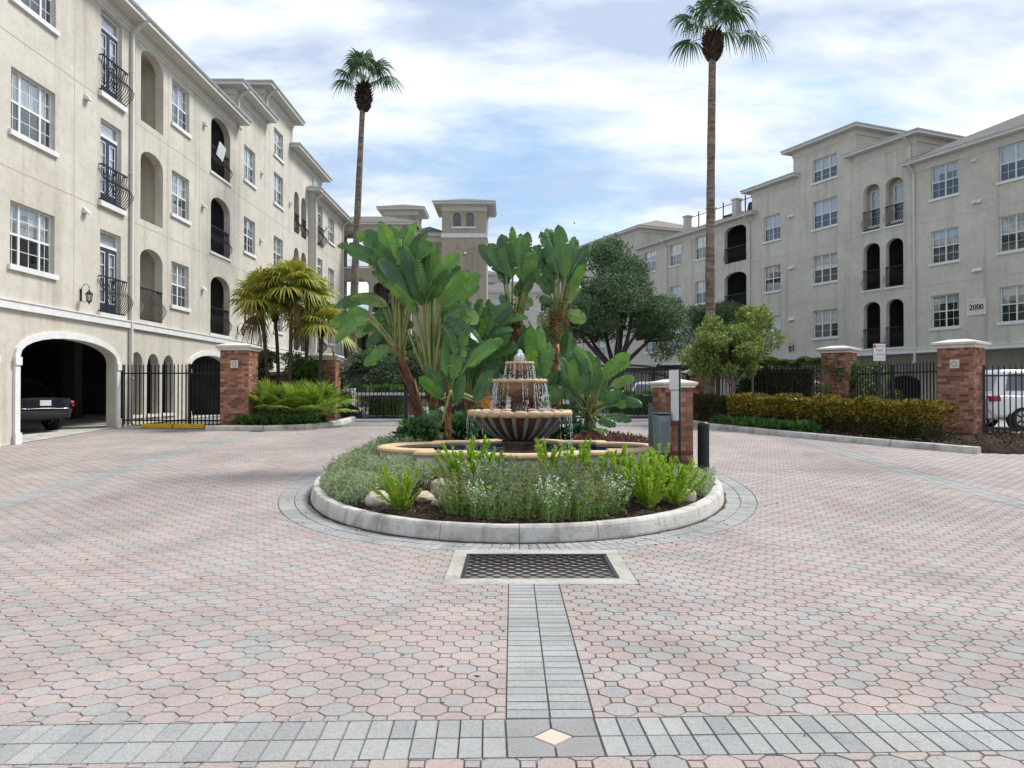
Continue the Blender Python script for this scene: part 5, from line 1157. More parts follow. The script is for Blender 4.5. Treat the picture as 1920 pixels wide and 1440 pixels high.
    MB().box(-hl-0.01, -hl+0.3, -hw*0.85, hw*0.85, 0.34, 0.52).build('bumper', 'tyre' if paint != 'car_white' else 'car_silver', t, bevel=0.05)
    return t
glassmat('glass_car', (0.04, 0.05, 0.06), 0.4)
car((-15.0, 22.2, gz(22.4)+0.015), R(156), 'car_dark', 'dark blue car parked inside the left garage arch', L_=4.6, suv=False, H=1.5)
car((1.65, 34.8, 0.61), R(88), 'car_white', 'white car with red tail lights behind the fountain', L_=4.6, suv=True)
car((6.6, 36.5, 0.61), R(75), 'car_silver', 'silver car half hidden behind right gate pickets', suv=False, H=1.45)
car((15.95, 22.6, gz(22)+0.025), R(0), 'car_white', 'white vehicle parked behind the fence at far right', L_=4.9, H=1.75)
car((13.2, 33.5, 0.61), R(28), 'car_silver', 'pale car glimpsed through the fence behind golden hedge', suv=False, H=1.45)
# a bird high above the court
bd = MB(); bd.add([(0, -0.09, 0), (0.04, 0, 0.03), (-0.04, 0, 0.03), (0, 0.1, 0.01), (0.03, 0.03, 0.15), (-0.03, 0.03, -0.12), (0, 0, -0.01)], [(0, 1, 2), (1, 3, 2), (0, 6, 1), (6, 3, 1), (0, 2, 6), (2, 3, 6), (1, 4, 3), (2, 5, 3)])
tag(bd.build('bird', 'black_metal', None, at(1078, 418, 60), R(60)), 'tiny dark bird flying above the centre trees', 'bird')
# ================================================================== PLANTS
def bez(a, b, c, n): return [a*((1-t)**2)+b*(2*t*(1-t))+c*(t*t) for t in np.linspace(0, 1, n)]
def bop_leaf(par, org, p0, p1, p2, w, m='banana_leaf', face=None, bow=0.0, torn=0.25, pet=0.026):
    """paddle leaf: petiole p0-p1, blade p1-p2 (world points), parent origin org; edges torn into strips"""
    p0, p1, p2 = Vector(p0)-org, Vector(p1)-org, Vector(p2)-org; ax = p2-p1; L_ = ax.length
    fn = face or Vector((rnd.uniform(-0.55, 0.55), -1, rnd.uniform(-0.1, 0.5)))
    C = bez(p1, (p1+p2)/2+Vector((0, 0, 1))*bow*L_+Vector((0, rnd.uniform(-0.12, 0.12)*L_, 0)), p2, 15); mb = MB()
    Fr = []
    for i in range(15):
        T = (C[min(i+1, 14)]-C[max(i-1, 0)]).normalized(); S = T.cross(fn).normalized(); Fr.append((T, S, S.cross(T).normalized()))
    wid = lambda t: w*0.52*min(1.0, (t/0.2)**0.65 if t < 0.2 else 1.0)*(1.0 if t < 0.62 else max(0.0, 1-((t-0.62)/0.38)**2.4))**0.62*(0.94+0.12*math.sin(t*3.0))
    fold = rnd.uniform(0.12, 0.38)
    for sd in (-1, 1):
        i = 0
        while i < 14:
            g = min(14-i, 14 if torn <= 0 else (rnd.randint(1, 3) if rnd.random() < torn else rnd.randint(3, 9))); dr = rnd.uniform(-0.12, 0.12)+(rnd.uniform(-0.5, 0.1) if torn > 0.5 else 0); V = []
            for k in range(g+1):
                t = (i+k)/14; T, S, U = Fr[i+k]; ww = wid(t); pull = (-0.02 if k == g and g < 14 else 0.012 if k == 0 and i > 0 else 0)*L_
                wave = 0.035*math.sin(t*22+sd)*w
                V += [C[i+k], C[i+k]+S*sd*ww*0.5+U*(fold*ww*0.5+dr*ww*0.15), C[i+k]+S*sd*ww*(0.98 if k % 2 else 1.0)+U*(fold*ww*0.7+dr*ww+wave)+T*pull]
            mb.add(V, [(3*k+j, 3*k+3+j, 3*k+4+j, 3*k+1+j) for k in range(g) for j in (0, 1)]); i += g
    o = mb.build('leaf', m, par, smooth=True)
    Q = bez(p0, p0.lerp(p1, 0.5)+Vector((0, 0, 0.08*(p1-p0).length)), p1, 7); r0 = pet
    mp_ = MB(); mp_.tube(Q+[C[3], C[7], C[11]], [r0*1.25, r0*1.15, r0*1.05, r0, r0*0.95, r0*0.85, r0*0.6, r0*0.36, r0*0.24, r0*0.1], 6); mp_.build('petiole', 'petiole', o, smooth=True)
    return o
def bop(base, label, trunk, leaves_, Y, jitter=0.5, tr=0.10, scale=1.0):
    """trunk: list of (px,py); leaves: (tip px,py, base px,py, width px, material, bow, torn)"""
    org = Vector(base); t = thing('bird_of_paradise', label, 'plant', org)
    P = [Vector((0, 0, -0.05))]+[at(x, y, Y)-org for x, y in trunk]; n = len(P)
    m = MB(); m.tube(P, [tr*(1.15-0.45*k/(n-1)) for k in range(n)], 9); m.build('trunk', 'sheath', t, smooth=True)
    # overlapping leaf sheaths wrapped on the trunk
    m = MB()
    for k in range(26):
        u = rnd.random()*(n-1)*0.98; i = int(u); c = P[i].lerp(P[i+1], u-i); d = (P[i+1]-P[i]).normalized(); a = rnd.uniform(0, 6.28)
        rr = tr*(1.15-0.45*u/(n-1)); o_ = Vector((math.cos(a), math.sin(a), 0)); s = d.cross(o_).normalized(); l_ = rnd.uniform(0.18, 0.4)
        b0 = c+o_*rr*0.95; m.add([b0+s*rr*0.7, b0-s*rr*0.7, b0-s*rr*0.25+d*l_+o_*0.04, b0+s*rr*0.25+d*l_+o_*0.05], [(0, 1, 2, 3)])
    tag(m.build('leaf_sheath', 'sheath', t), kind='stuff'); top = at(*trunk[-1], Y)
    ext = []
    for l_ in leaves_:
        for _r in range(2):
          if rnd.random() < (0.25 if jitter < 0.4 else 0.65) and l_[5] in (G, D):
              jx, jy = rnd.uniform(-26, 26), rnd.uniform(-8, 34); ext.append((l_[0]+jx, l_[1]+jy, l_[2]+jx*0.35, l_[3]+jy*0.4, l_[4]*rnd.uniform(0.7, 0.9), rnd.choice((G, D, D)), l_[6]+rnd.uniform(0, 0.1), rnd.uniform(0.3, 0.8)))
    for (tx, ty, bx_, by_, wp, mm, bow, torn) in leaves_+ext:
        wp *= 0.82; torn = min(0.95, torn*1.35+0.05)
        dy = rnd.uniform(-jitter, jitter); p2 = at(tx, ty, Y+dy*1.2); p1 = at(bx_, by_, Y+dy*0.5)
        p0 = top+Vector((rnd.uniform(-0.08, 0.08), dy*0.15, rnd.uniform(-0.25, 0.05)))
        bop_leaf(t, org, p0, p1, p2, wp*Y/1442, mm, bow=bow, torn=torn)
    return t
_late = []
G, D, PL = 'banana_leaf', 'banana_dark', 'banana_pale'
bop((-1.62, 15.0, zi(-1.62, 15)), 'tall bird of paradise with leaning brown trunk left of fountain', [(778, 745), (756, 685), (748, 655)],
    [(713, 413, 745, 505, 38, G, 0, .2), (685, 430, 737, 490, 30, D, .05, .2), (762, 422, 748, 470, 24, D, 0, .2), (803, 433, 763, 480, 30, D, .05, .3), (647, 468, 735, 505, 30, D, .12, .3), (707, 483, 775, 562, 36, D, .05, .3),
     (655, 562, 728, 574, 24, PL, .16, .6), (617, 613, 688, 587, 32, G, .22, .8), (665, 632, 727, 607, 32, G, .2, .8), (683, 687, 728, 655, 34, G, .25, .9), (700, 452, 748, 520, 30, D, .05, .3), (640, 578, 715, 560, 24, D, .2, .6)], 15.0)
bop((-1.42, 14.9, zi(-1.42, 14.9)), 'tall bird of paradise with upright golden petioles beside leaning trunk', [(815, 775), (811, 745), (808, 725)],
    [(750, 462, 793, 575, 42, G, .03, .15), (818, 457, 800, 535, 30, G, 0, .15), (860, 475, 812, 530, 34, G, .04, .25), (902, 515, 825, 575, 36, G, .06, .3), (728, 520, 783, 590, 30, D, .08, .3), (897, 607, 850, 588, 34, PL, .3, .9),
     (840, 505, 806, 560, 28, D, .05, .3), (770, 488, 796, 560, 26, D, 0, .2), (700, 590, 770, 610, 28, D, .2, .7), (870, 560, 828, 600, 34, D, .1, .4), (880, 640, 835, 600, 30, D, .25, .5)], 14.9)
bop((-1.18, 14.3, zi(-1.18, 14.3)), 'young bird of paradise with one broad hanging leaf left of bowl', [(842, 775), (843, 735)],
    [(853, 612, 843, 712, 50, G, 0, .1), (930, 640, 868, 690, 34, D, .05, .2), (920, 693, 893, 748, 30, D, .04, .3), (800, 690, 832, 742, 28, D, .1, .3), (926, 772, 900, 752, 20, 'banana_dead', .2, .7), (870, 700, 856, 760, 24, D, .05, .3), (812, 770, 834, 790, 22, D, .1, .4), (790, 775, 826, 800, 24, D, .15, .3)], 14.3, tr=0.05)
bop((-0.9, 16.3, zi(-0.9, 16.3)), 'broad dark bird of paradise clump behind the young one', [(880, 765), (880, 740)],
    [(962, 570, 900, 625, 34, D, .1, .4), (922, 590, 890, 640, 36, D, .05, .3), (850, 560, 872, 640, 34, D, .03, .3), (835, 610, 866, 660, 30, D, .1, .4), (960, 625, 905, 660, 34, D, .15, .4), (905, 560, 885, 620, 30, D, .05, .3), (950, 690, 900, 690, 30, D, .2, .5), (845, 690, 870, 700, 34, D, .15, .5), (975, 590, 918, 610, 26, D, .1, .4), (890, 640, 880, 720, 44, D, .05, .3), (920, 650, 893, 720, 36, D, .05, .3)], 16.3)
bop((0.05, 17.0, zi(0.05, 17)), 'tall bird of paradise rising straight behind the fountain jet', [(966, 740), (964, 680), (964, 640)],
    [(915, 456, 948, 512, 34, D, .05, .3), (940, 438, 960, 523, 36, D, 0, .15), (960, 423, 962, 500, 20, G, 0, .1), (977, 437, 978, 527, 34, G, 0, .2), (990, 433, 983, 510, 26, D, 0, .3), (1013, 458, 990, 512, 30, D, .05, .5), (930, 480, 952, 535, 28, D, .08, .4), (1003, 480, 985, 540, 28, D, .1, .5),
     (1000, 500, 975, 545, 26, D, .15, .5), (998, 575, 975, 560, 22, PL, .3, .8), (935, 560, 955, 570, 24, D, .3, .5)], 17.0, jitter=0.35)
bop((0.95, 17.3, zi(0.95, 17.3)), 'tall bird of paradise with dried sheaths right of the fountain jet', [(1044, 740), (1042, 680), (1043, 640)],
    [(1025, 427, 1050, 512, 36, D, 0, .2), (1047, 420, 1060, 523, 34, G, 0, .15), (1080, 443, 1065, 500, 26, D, .05, .3), (1103, 463, 1072, 512, 34, D, .08, .3), (1012, 470, 1040, 530, 32, D, .1, .5), (1098, 605, 1062, 592, 30, PL, .3, .9), (1092, 490, 1068, 545, 30, D, .1, .4), (1015, 500, 1038, 550, 26, D, .15, .5), (1060, 460, 1056, 535, 28, D, 0, .2), (1088, 535, 1060, 570, 24, PL, .2, .7), (1010, 560, 1035, 575, 22, D, .2, .6)], 17.3, jitter=0.35)
bop((0.55, 16.2, zi(0.55, 16.2)), 'short bird of paradise with two rounded leaves behind upper bowl', [(1003, 770), (1003, 740)],
    [(985, 618, 1000, 712, 34, D, 0, .1), (1012, 612, 1004, 705, 36, G, 0, .1), (1030, 640, 1010, 720, 30, D, .04, .3), (960, 650, 994, 720, 30, D, .08, .3), (1045, 700, 1015, 740, 26, D, .1, .4), (950, 700, 990, 742, 28, D, .15, .4), (1052, 745, 1020, 760, 24, PL, .2, .6)], 16.2)
bop((1.62, 16.0, zi(1.62, 16)), 'low bird of paradise clump at right rear of the island', [(1107, 790), (1106, 768)],
    [(1097, 657, 1117, 700, 22, G, .04, .2), (1180, 663, 1130, 705, 30, G, .04, .2), (1070, 673, 1083, 738, 26, G, 0, .1), (1190, 708, 1145, 725, 22, PL, .06, .2), (1153, 690, 1120, 720, 28, G, .06, .2), (1200, 762, 1152, 752, 22, D, .15, .4), (1037, 700, 1078, 735, 28, D, .1, .3), (1090, 700, 1102, 745, 28, D, .04, .3), (1140, 720, 1118, 752, 28, D, .1, .3), (1170, 735, 1130, 758, 24, D, .1, .3), (1060, 730, 1090, 765, 26, D, .12, .4), (1045, 765, 1085, 778, 22, D, .15, .5), (1155, 800, 1120, 790, 22, D, .2, .4), (1120, 668, 1112, 730, 24, D, 0, .2), (1075, 640, 1095, 720, 20, D, 0, .2), (1185, 790, 1135, 785, 20, D, .15, .5)], 16.0, tr=0.09, jitter=0.45)
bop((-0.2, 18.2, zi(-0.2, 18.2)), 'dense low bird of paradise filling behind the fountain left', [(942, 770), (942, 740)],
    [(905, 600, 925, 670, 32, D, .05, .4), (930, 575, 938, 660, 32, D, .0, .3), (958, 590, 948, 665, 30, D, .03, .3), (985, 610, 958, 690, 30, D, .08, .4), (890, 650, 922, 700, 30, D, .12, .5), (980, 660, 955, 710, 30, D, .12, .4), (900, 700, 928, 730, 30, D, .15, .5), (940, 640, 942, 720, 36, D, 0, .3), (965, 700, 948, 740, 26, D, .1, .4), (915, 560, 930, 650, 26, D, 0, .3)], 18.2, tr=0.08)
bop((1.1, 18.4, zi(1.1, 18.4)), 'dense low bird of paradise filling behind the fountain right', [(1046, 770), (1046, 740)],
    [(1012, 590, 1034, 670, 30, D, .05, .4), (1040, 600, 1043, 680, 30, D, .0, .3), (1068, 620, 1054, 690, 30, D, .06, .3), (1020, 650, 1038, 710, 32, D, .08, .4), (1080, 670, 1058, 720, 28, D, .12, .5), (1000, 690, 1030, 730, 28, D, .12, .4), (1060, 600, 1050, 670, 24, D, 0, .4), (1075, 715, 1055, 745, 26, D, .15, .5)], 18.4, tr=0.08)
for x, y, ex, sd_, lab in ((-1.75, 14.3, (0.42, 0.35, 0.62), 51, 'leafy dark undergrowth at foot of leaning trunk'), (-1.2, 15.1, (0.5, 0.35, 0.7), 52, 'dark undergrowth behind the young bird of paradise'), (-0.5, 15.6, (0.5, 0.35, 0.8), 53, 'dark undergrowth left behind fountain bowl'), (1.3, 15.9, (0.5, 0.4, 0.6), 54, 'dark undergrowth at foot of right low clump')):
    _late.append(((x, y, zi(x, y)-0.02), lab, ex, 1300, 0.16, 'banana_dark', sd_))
# dried flower bracts and sheaths under the two tall crowns
for k, (px, py, Y, lab) in enumerate(((962, 600, 16.9, 'reddish dried sheaths hanging under left tall crown'), (1042, 600, 17.2, 'reddish dried sheaths hanging under right tall crown'))):
    org = at(px, py, Y); P = np.array([org])+nrs.normal(size=(240, 3))*np.array([0.13, 0.12, 0.18]); Dn = nrs.normal(size=(240, 3))+np.array([0, 0, -1.2])
    V, F = leaves(P-np.array(org), Dn, 0.12+0.2*nrs.rand(240), 0.035, 0.2); o = obj('dried_sheath', npmesh('dried_sheath', V, F, 'dead_leaf'), None, org); tag(o, lab, 'dead leaves', kind='stuff')

# ------------------------------------------------------------------ fan palms
def frond(mb, mbp, org, az, el, pet, Rf, nl=28, droop=0.5, spread=130, sag=0.15, wf=1.0):
    d = Vector((math.cos(az)*math.cos(el), math.sin(az)*math.cos(el), math.sin(el))); H = org+d*pet-Vector((0, 0, sag*pet*pet))
    mbp.tube([org, org+d*pet*0.5-Vector((0, 0, sag*pet*pet*0.25)), H], [0.022*Rf, 0.016*Rf, 0.012*Rf], 5, cap=False)
    d2 = (d-Vector((0, 0, 2*sag*pet))).normalized(); s = d2.cross(Vector((0, 0, 1)));  s = s.normalized() if s.length > 0.05 else Vector((1, 0, 0)); n = s.cross(d2); dth = R(2*spread)/nl
    for k in range(nl+1):
        th = R(-spread)+dth*k+rnd.uniform(-0.03, 0.03); dr = d2*math.cos(th)+s*math.sin(th); l_ = Rf*(0.78+0.22*math.cos(th))*rnd.uniform(0.9, 1.06); sd = (n.cross(dr)).normalized(); V = []
        dp = droop*rnd.uniform(0.7, 1.3)
        for t in (0.06, 0.35, 0.6, 0.82, 1.0):
            wd = (l_*dth*t*0.56 if t < 0.5 else l_*dth*0.30*(1-t)/0.5+0.0015)*wf; c = H+dr*l_*t-Vector((0, 0, dp*l_*max(0, t-0.3)**2*1.6))+n*(0.10*l_*t*(1-t))
            V += [c+sd*wd+n*wd*0.35, c-sd*wd+n*wd*0.35*(1 if k % 2 else -1)]
        mb.add(V, [(2*j, 2*j+1, 2*j+3, 2*j+2) for j in range(4)])
def fan_palm(base, top, r0, r1, label, nf, Rf, pet, m, els=(-25, 80), curve=0.0, boot=None, name='fan_palm', nl=28, droop=0.5, trunk_m='palm_trunk', dead=0, spread=125, rings=False):
    base, top = Vector(base), Vector(top); t = thing(name, label, 'palm', base); v = top-base; n = 24
    P = [v*(k/n)+Vector((curve*math.sin(math.pi*k/n), 0, 0)) for k in range(n+1)]
    rad = [(r0+(r1-r0)*min(1, (k/n)**0.8))*(1.0+(0.25*math.exp(-k*0.9)))*(1+(rnd.uniform(-0.05, 0.05) if rings else 0)) for k in range(n+1)]; rad[0] *= 1.05
    MB().tube(P, rad, 14).build('trunk', trunk_m, t, smooth=True)
    if boot:
        m_ = MB(); br, bh = boot
        for k in range(150):
            a = k*2.39996; u = k/150; rr = br*(0.5+0.95*math.sin(math.pi*(0.12+0.8*u))**0.9)*0.72; z = v.z-bh*(1-u); l_ = br*rnd.uniform(0.45, 0.95)
            o_ = Vector((math.cos(a), math.sin(a), 0)); c = Vector((v.x, v.y, z))+o_*rr*0.75; s_ = Vector((-math.sin(a), math.cos(a), 0))*br*0.22
            m_.add([c+s_, c-s_, c+o_*l_*0.6-s_*0.4+Vector((0, 0, l_*0.8)), c+o_*l_*0.6+s_*0.4+Vector((0, 0, l_*0.8)), c-o_*rr*0.6], [(0, 1, 2, 3), (0, 3, 4), (1, 4, 2)])
        m_.lathe([(r1, v.z-bh), (br*0.75, v.z-bh*0.6), (br*0.7, v.z-bh*0.3), (r1*0.8, v.z)], 10, (v.x, v.y, 0)); m_.build('leaf_boots', 'palm_boot', t)
    for k in range(nf+dead):
        az = k*2.39996+rnd.uniform(-0.3, 0.3); el = R(els[0]+(els[1]-els[0])*((k+0.5)/nf)**(0.65 if rings else 0.8)) if k < nf else R(rnd.uniform(-75, -55)); mb, mp_ = MB(), MB(); o_ = v+Vector((rnd.uniform(-0.05, 0.05), rnd.uniform(-0.05, 0.05), rnd.uniform(-0.12, 0.08)))
        frond(mb, mp_, o_, az, el, pet*rnd.uniform(0.85, 1.15), Rf*rnd.uniform(0.85, 1.1), nl, droop if k < nf else 0.9, spread if k < nf else 60)
        f = mb.build('frond', m if k < nf else 'dead_leaf', t); mp_.build('petiole', 'petiole' if k < nf else 'dead_leaf', f)
    return t
zt = lambda py, Y: EYE+(734-py)/1442*Y
fan_palm((-7.35, 35, 0.6), ((681-960)/1442*35, 35, zt(158, 35)), 0.22, 0.115, 'tall thin palm leaning right beyond the left gate', 14, 1.02, 1.22, 'fan_leaf', els=(16, 84), curve=-0.05, boot=(0.36, 1.2), nl=32, droop=0.85, rings=True)
fan_palm(((1331-960)/1442*26, 26, gz(26)+0.1), ((1338-960)/1442*26, 26, zt(62, 26)), 0.195, 0.115, 'tallest palm on the right cut by the top edge', 14, 1.0, 1.12, 'fan_leaf', els=(0, 84), curve=-0.03, boot=(0.33, 0.9), nl=32, droop=0.85, rings=True)
for px, py, bx_, Y, lab, nf in ((487, 560, 505, 25.0, 'slim fan palm with golden crown leaning left over the pillar', 15), (545, 535, 538, 24.9, 'tallest golden fan palm in the left bed cluster', 19), (515, 585, 522, 25.6, 'small golden fan palm between the two taller stems', 13), (577, 560, 566, 25.6, 'golden fan palm right of the tallest in left bed', 15), (603, 612, 590, 25.2, 'low golden fan palm drooping nearest the left gate', 14)):
    b_ = Vector(((bx_-960)/1442*Y, Y, gz(Y)+0.12)); fan_palm(b_, at(px, py, Y), 0.065, 0.055, lab, nf+7, 0.8, 0.52, 'fan_gold', els=(-20, 85), curve=0.05, nl=24, droop=0.55, trunk_m='bark', dead=1, boot=(0.12, 0.35))
for px, py, Y, lab, nf in ((505, 770, 23.3, 'green saw palmetto beside the left brick pillar', 15), (545, 772, 23.2, 'green saw palmetto in the front middle of left bed', 15), (588, 772, 23.4, 'green saw palmetto in front of gate pillar', 15), (520, 750, 24.2, 'green saw palmetto behind, left half of the bed', 13), (570, 752, 24.2, 'green saw palmetto behind, right half of the bed', 13), (608, 765, 24.0, 'green saw palmetto at right end of left bed', 12)):
    b_ = Vector(((px-960)/1442*Y, Y, gz(Y)+0.1)); t = fan_palm(b_, b_+Vector((0, 0, 0.22)), 0.09, 0.08, lab, nf+3, 0.56, 0.78, 'palmetto_leaf', els=(14, 84), nl=22, droop=0.2, trunk_m='bark', name='saw_palmetto', spread=115)

# ------------------------------------------------------------------ leafy trees, shrubs, hedges
def limb(m, a, b, r0, r1, bend=0.15):
    a, b = Vector(a), Vector(b); mid = a.lerp(b, 0.5)+Vector((rnd.uniform(-1, 1), rnd.uniform(-1, 1), rnd.uniform(0, 0.6)))*bend*(b-a).length*0.5
    m.tube(bez(a, mid, b, 7), [r0+(r1-r0)*k/6 for k in range(7)], 7)
def tree(base, label, fork, bl, n, ls, lm, bm, r0, name='tree', cat='tree', spread=None, seed=1):
    """trunk, limbs to each clump, crown of separate leaves; bl: clumps (dx,dy,dz,rx,ry,rz) about the base"""
    rs = np.random.RandomState(seed); t = thing(name, label, cat, base); f = Vector(fork)
    m = MB(); limb(m, (0, 0, -0.1), f, r0, r0*0.75, 0.05); m.build('trunk', bm, t, smooth=True)
    big = sorted(bl, key=lambda b: -b[3])[:min(9, len(bl))]
    for b in big:
        m = MB(); c = Vector(b[:3]); limb(m, f-Vector((0, 0, 0.15)), c, r0*0.5, r0*0.12, 0.3)
        for k in range(4): limb(m, f.lerp(c, 0.6), c+Vector(rs.normal(size=3))*b[3]*0.55, r0*0.16, r0*0.03, 0.3)
        m.build('branch', bm, t, smooth=True)
    P, D_ = blobs(bl, n, rs, 0.35); Dn = D_*0.6+rs.normal(size=(n, 3))*0.6+np.array([0, 0, 0.1])
    V, F = leaves(P, Dn, ls*(0.7+0.6*rs.rand(n)), ls*0.5*(0.7+0.6*rs.rand(n)), 0.2, rs); tag(obj('crown', npmesh('crown', V, F, lm), t), kind='stuff'); return t
def clumps(c, rx_, ry_, rz_, n, r, rs, low=-0.6):
    o = []
    for k in range(n):
        while True:
            d = rs.normal(size=3); d /= np.linalg.norm(d)
            if d[2] > low: break
        q = 0.55+0.45*rs.rand(); s = r*(0.7+0.6*rs.rand()); o.append((c[0]+d[0]*rx_*q, c[1]+d[1]*ry_*q, c[2]+d[2]*rz_*q, s*1.15, s*1.15, s*0.75))
    return o
rs = np.random.RandomState(5)
Y = 41; bx_ = (1152-960)/1442*Y
bl = clumps((-0.1, 0, 4.9), 3.55, 3.0, 2.2, 50, 0.8, rs, -0.45)+clumps((-0.2, 0, 7.3), 1.5, 1.5, 1.5, 16, 0.72, rs, -0.3)+[(-3.1, 0, 3.5, 0.9, 0.9, 0.5), (-3.5, 0.3, 3.2, 0.6, 0.6, 0.4), (3.0, 0, 3.5, 0.9, 0.9, 0.6), (2.4, -0.5, 3.0, 0.6, 0.6, 0.4), (0, 0, 8.9, 0.4, 0.4, 0.6)]
tree((bx_, Y, 0.6), 'large dark oak spreading in front of the right building', (0.1, 0, 2.2), bl, 52000, 0.15, 'oak_leaf', 'bark', 0.3, seed=3)
rs = np.random.RandomState(8); Y = 45; bl = clumps((0, 0, 4.6), 1.9, 1.5, 1.5, 22, 0.75, rs)+clumps((1.6, 0, 3.6), 1.2, 1.2, 1.0, 8, 0.6, rs)
tree(((1345-960)/1442*Y, Y, 0.6), 'smaller dark oak behind the right palm trunk', (0, 0, 2.2), bl, 22000, 0.15, 'oak_leaf', 'bark', 0.2, seed=4)
rs = np.random.RandomState(9); Y = 24.3; bl = clumps((-0.2, 0, 2.05), 1.25, 1.1, 0.98, 40, 0.34, rs, -0.7)+[(0.75, 0, 3.15, 0.3, 0.3, 0.35), (1.0, 0, 3.4, 0.22, 0.22, 0.25), (-0.6, 0, 3.1, 0.3, 0.3, 0.3), (1.35, 0, 2.6, 0.35, 0.3, 0.3)]
tree(((1372-960)/1442*Y, Y, gz(Y)+0.12), 'small light green tree behind the golden hedge', (0.05, 0, 1.25), bl, 15000, 0.115, 'light_leaf', 'bark_light', 0.085, seed=6)
rs = np.random.RandomState(10); Y = 25.6; bl = clumps((0, 0, 0), 0.5, 0.4, 0.45, 9, 0.28, rs)
tree(((1412-960)/1442*Y, Y, gz(Y)+0.12), 'thin sapling with sparse leaves above the light green tree', (0, 0, 2.5), [(b[0], b[1], b[2]+3.2, b[3], b[4], b[5]) for b in bl], 1600, 0.13, 'light_leaf', 'bark_light', 0.04, seed=7)
def bush(c, label, ex, n, ls, lm, seed, name='shrub', cat='shrub', k=16, bm='bark'):
    rs = np.random.RandomState(seed); bl = clumps((0, 0, ex[2]*0.5), ex[0]*0.75, ex[1]*0.75, ex[2]*0.42, k, max(min(ex)*0.36, min(0.3, ex[0]*0.42)), rs, -0.9); return tree(c, label, (0, 0, ex[2]*0.25), bl, n, ls, lm, bm, 0.05, name, cat, seed=seed)
bush((-8.35, 25.75, gz(25.7)+0.1), 'leafy green shrub covering the brick wall, left half', (0.8, 0.35, 2.5), 6000, 0.10, 'hedge_leaf', 21)
bush((-7.05, 25.75, gz(25.7)+0.1), 'leafy green shrub covering the brick wall, right half', (0.8, 0.35, 2.4), 6000, 0.10, 'hedge_leaf', 22)
bush((-6.0, 26.6, gz(26)+0.1), 'creeper spilling over the left gate pillar', (0.45, 0.4, 2.2), 2600, 0.08, 'shrub_leaf', 23)
for x, y, ex, sd_, lab in ((-5.9, 33, (1.4, 1.2, 3.4), 24, 'dark shrub behind left gate next to tall palm'), (-4.2, 34, (1.5, 1.3, 3.9), 25, 'taller dark shrub behind the left gate centre'), (-2.6, 35, (1.2, 1.2, 3.0), 26, 'dark shrub behind the gate beside monument'), (-8.8, 33, (1.2, 1.0, 2.6), 27, 'dark shrub behind the left bed brick wall')): bush((x, y, 0.6), lab, ex, 9000, 0.17, 'oak_leaf', sd_)
bush((10.55, 24.25, gz(24)+0.1), 'vine wrapped round the top of brick pillar', (0.62, 0.62, 2.6), 3600, 0.09, 'hedge_leaf', 28, 'vine', 'vine')
bush((11.0, 22.9, gz(23)+0.1), 'creeper climbing the fence right of the vined pillar', (0.5, 0.9, 2.0), 3200, 0.08, 'hedge_leaf', 29, 'vine', 'vine')
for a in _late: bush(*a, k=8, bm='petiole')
def hedge(p0, p1, wd, h, label, n, ls, lm, seed, low=None, base=None, jag=0.06):
    rs = np.random.RandomState(seed); a, b = np.array(p0), np.array(p1); L_ = np.linalg.norm(b-a); d = (b-a)/L_; nn = np.array([-d[1], d[0]])
    t = thing('hedge', label, 'hedge', (p0[0], p0[1], base if base is not None else gz(p0[1])+0.1), math.atan2(d[1], d[0]))
    zf = lambda x: gz(p0[1]+d[1]*x)-gz(p0[1]) if base is None else 0.0*x
    m = MB(); k = 12
    for i in range(1, k-1): x0, x1 = L_*i/k, L_*(i+1)/k; z_ = float(zf(x0)); m.box(x0+0.004, x1-0.004, -wd*0.36, wd*0.36, z_+0.05, z_+h*0.86)
    tag(m.build('dark_core', 'croton_low' if low else 'bark', t), kind='stuff')  # solid dark boxes added inside the leaves to block see-through
    def sc(nq, zlo, zhi, mm, nm):
        x = rs.rand(nq)*(L_+0.2)-0.1; face = rs.rand(nq); y_ = np.where(face < 0.38, -wd/2+np.abs(rs.normal(size=nq))*0.05, np.where(face < 0.5, wd/2, (rs.rand(nq)-0.5)*wd)); lump = jag*np.sin(x*5.1+seed)+jag*0.7*np.sin(x*11.3+1)
        top = h+lump; z = np.where(face >= 0.5, top-np.abs(rs.normal(size=nq))*0.05, zlo+(zhi-zlo)*rs.rand(nq)*top/h); y_ = y_+lump*0.6*np.sign(y_)
        zz_ = np.array([zf(q) for q in x]) if base is None else 0
        P = np.stack([x, y_, z+zz_], 1); Dn = rs.normal(size=(nq, 3))*0.7+np.stack([0*x, np.where(face < 0.38, -0.6, 0.0), np.where(face >= 0.5, 1.0, 0.45)], 1)
        V, F = leaves(P, Dn, ls*(0.6+0.8*rs.rand(nq)), ls*0.42, 0.2, rs); tag(obj(nm, npmesh(nm, V, F, mm), t), kind='stuff')
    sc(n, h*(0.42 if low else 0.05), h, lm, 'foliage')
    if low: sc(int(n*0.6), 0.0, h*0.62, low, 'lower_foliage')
    return t
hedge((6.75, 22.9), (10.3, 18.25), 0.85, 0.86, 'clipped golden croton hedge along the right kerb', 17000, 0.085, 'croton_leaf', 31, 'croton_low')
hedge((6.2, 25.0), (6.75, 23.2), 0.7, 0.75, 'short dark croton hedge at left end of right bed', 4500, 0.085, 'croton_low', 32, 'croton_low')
hedge((7.9, 27.0), (10.15, 25.3), 0.5, 1.95, 'tall bright green hedge grown over right fence', 11000, 0.10, 'hedge_leaf', 33)
hedge((-5.6, 31.2), (-3.9, 30.2), 1.3, 1.15, 'clipped green hedge seen through left gate', 9000, 0.09, 'hedge_leaf', 34, base=0.6)
hedge((3.7, 31.5), (6.9, 31.2), 1.2, 0.95, 'clipped green hedge seen through right gate', 9000, 0.09, 'hedge_leaf', 35, base=0.6)
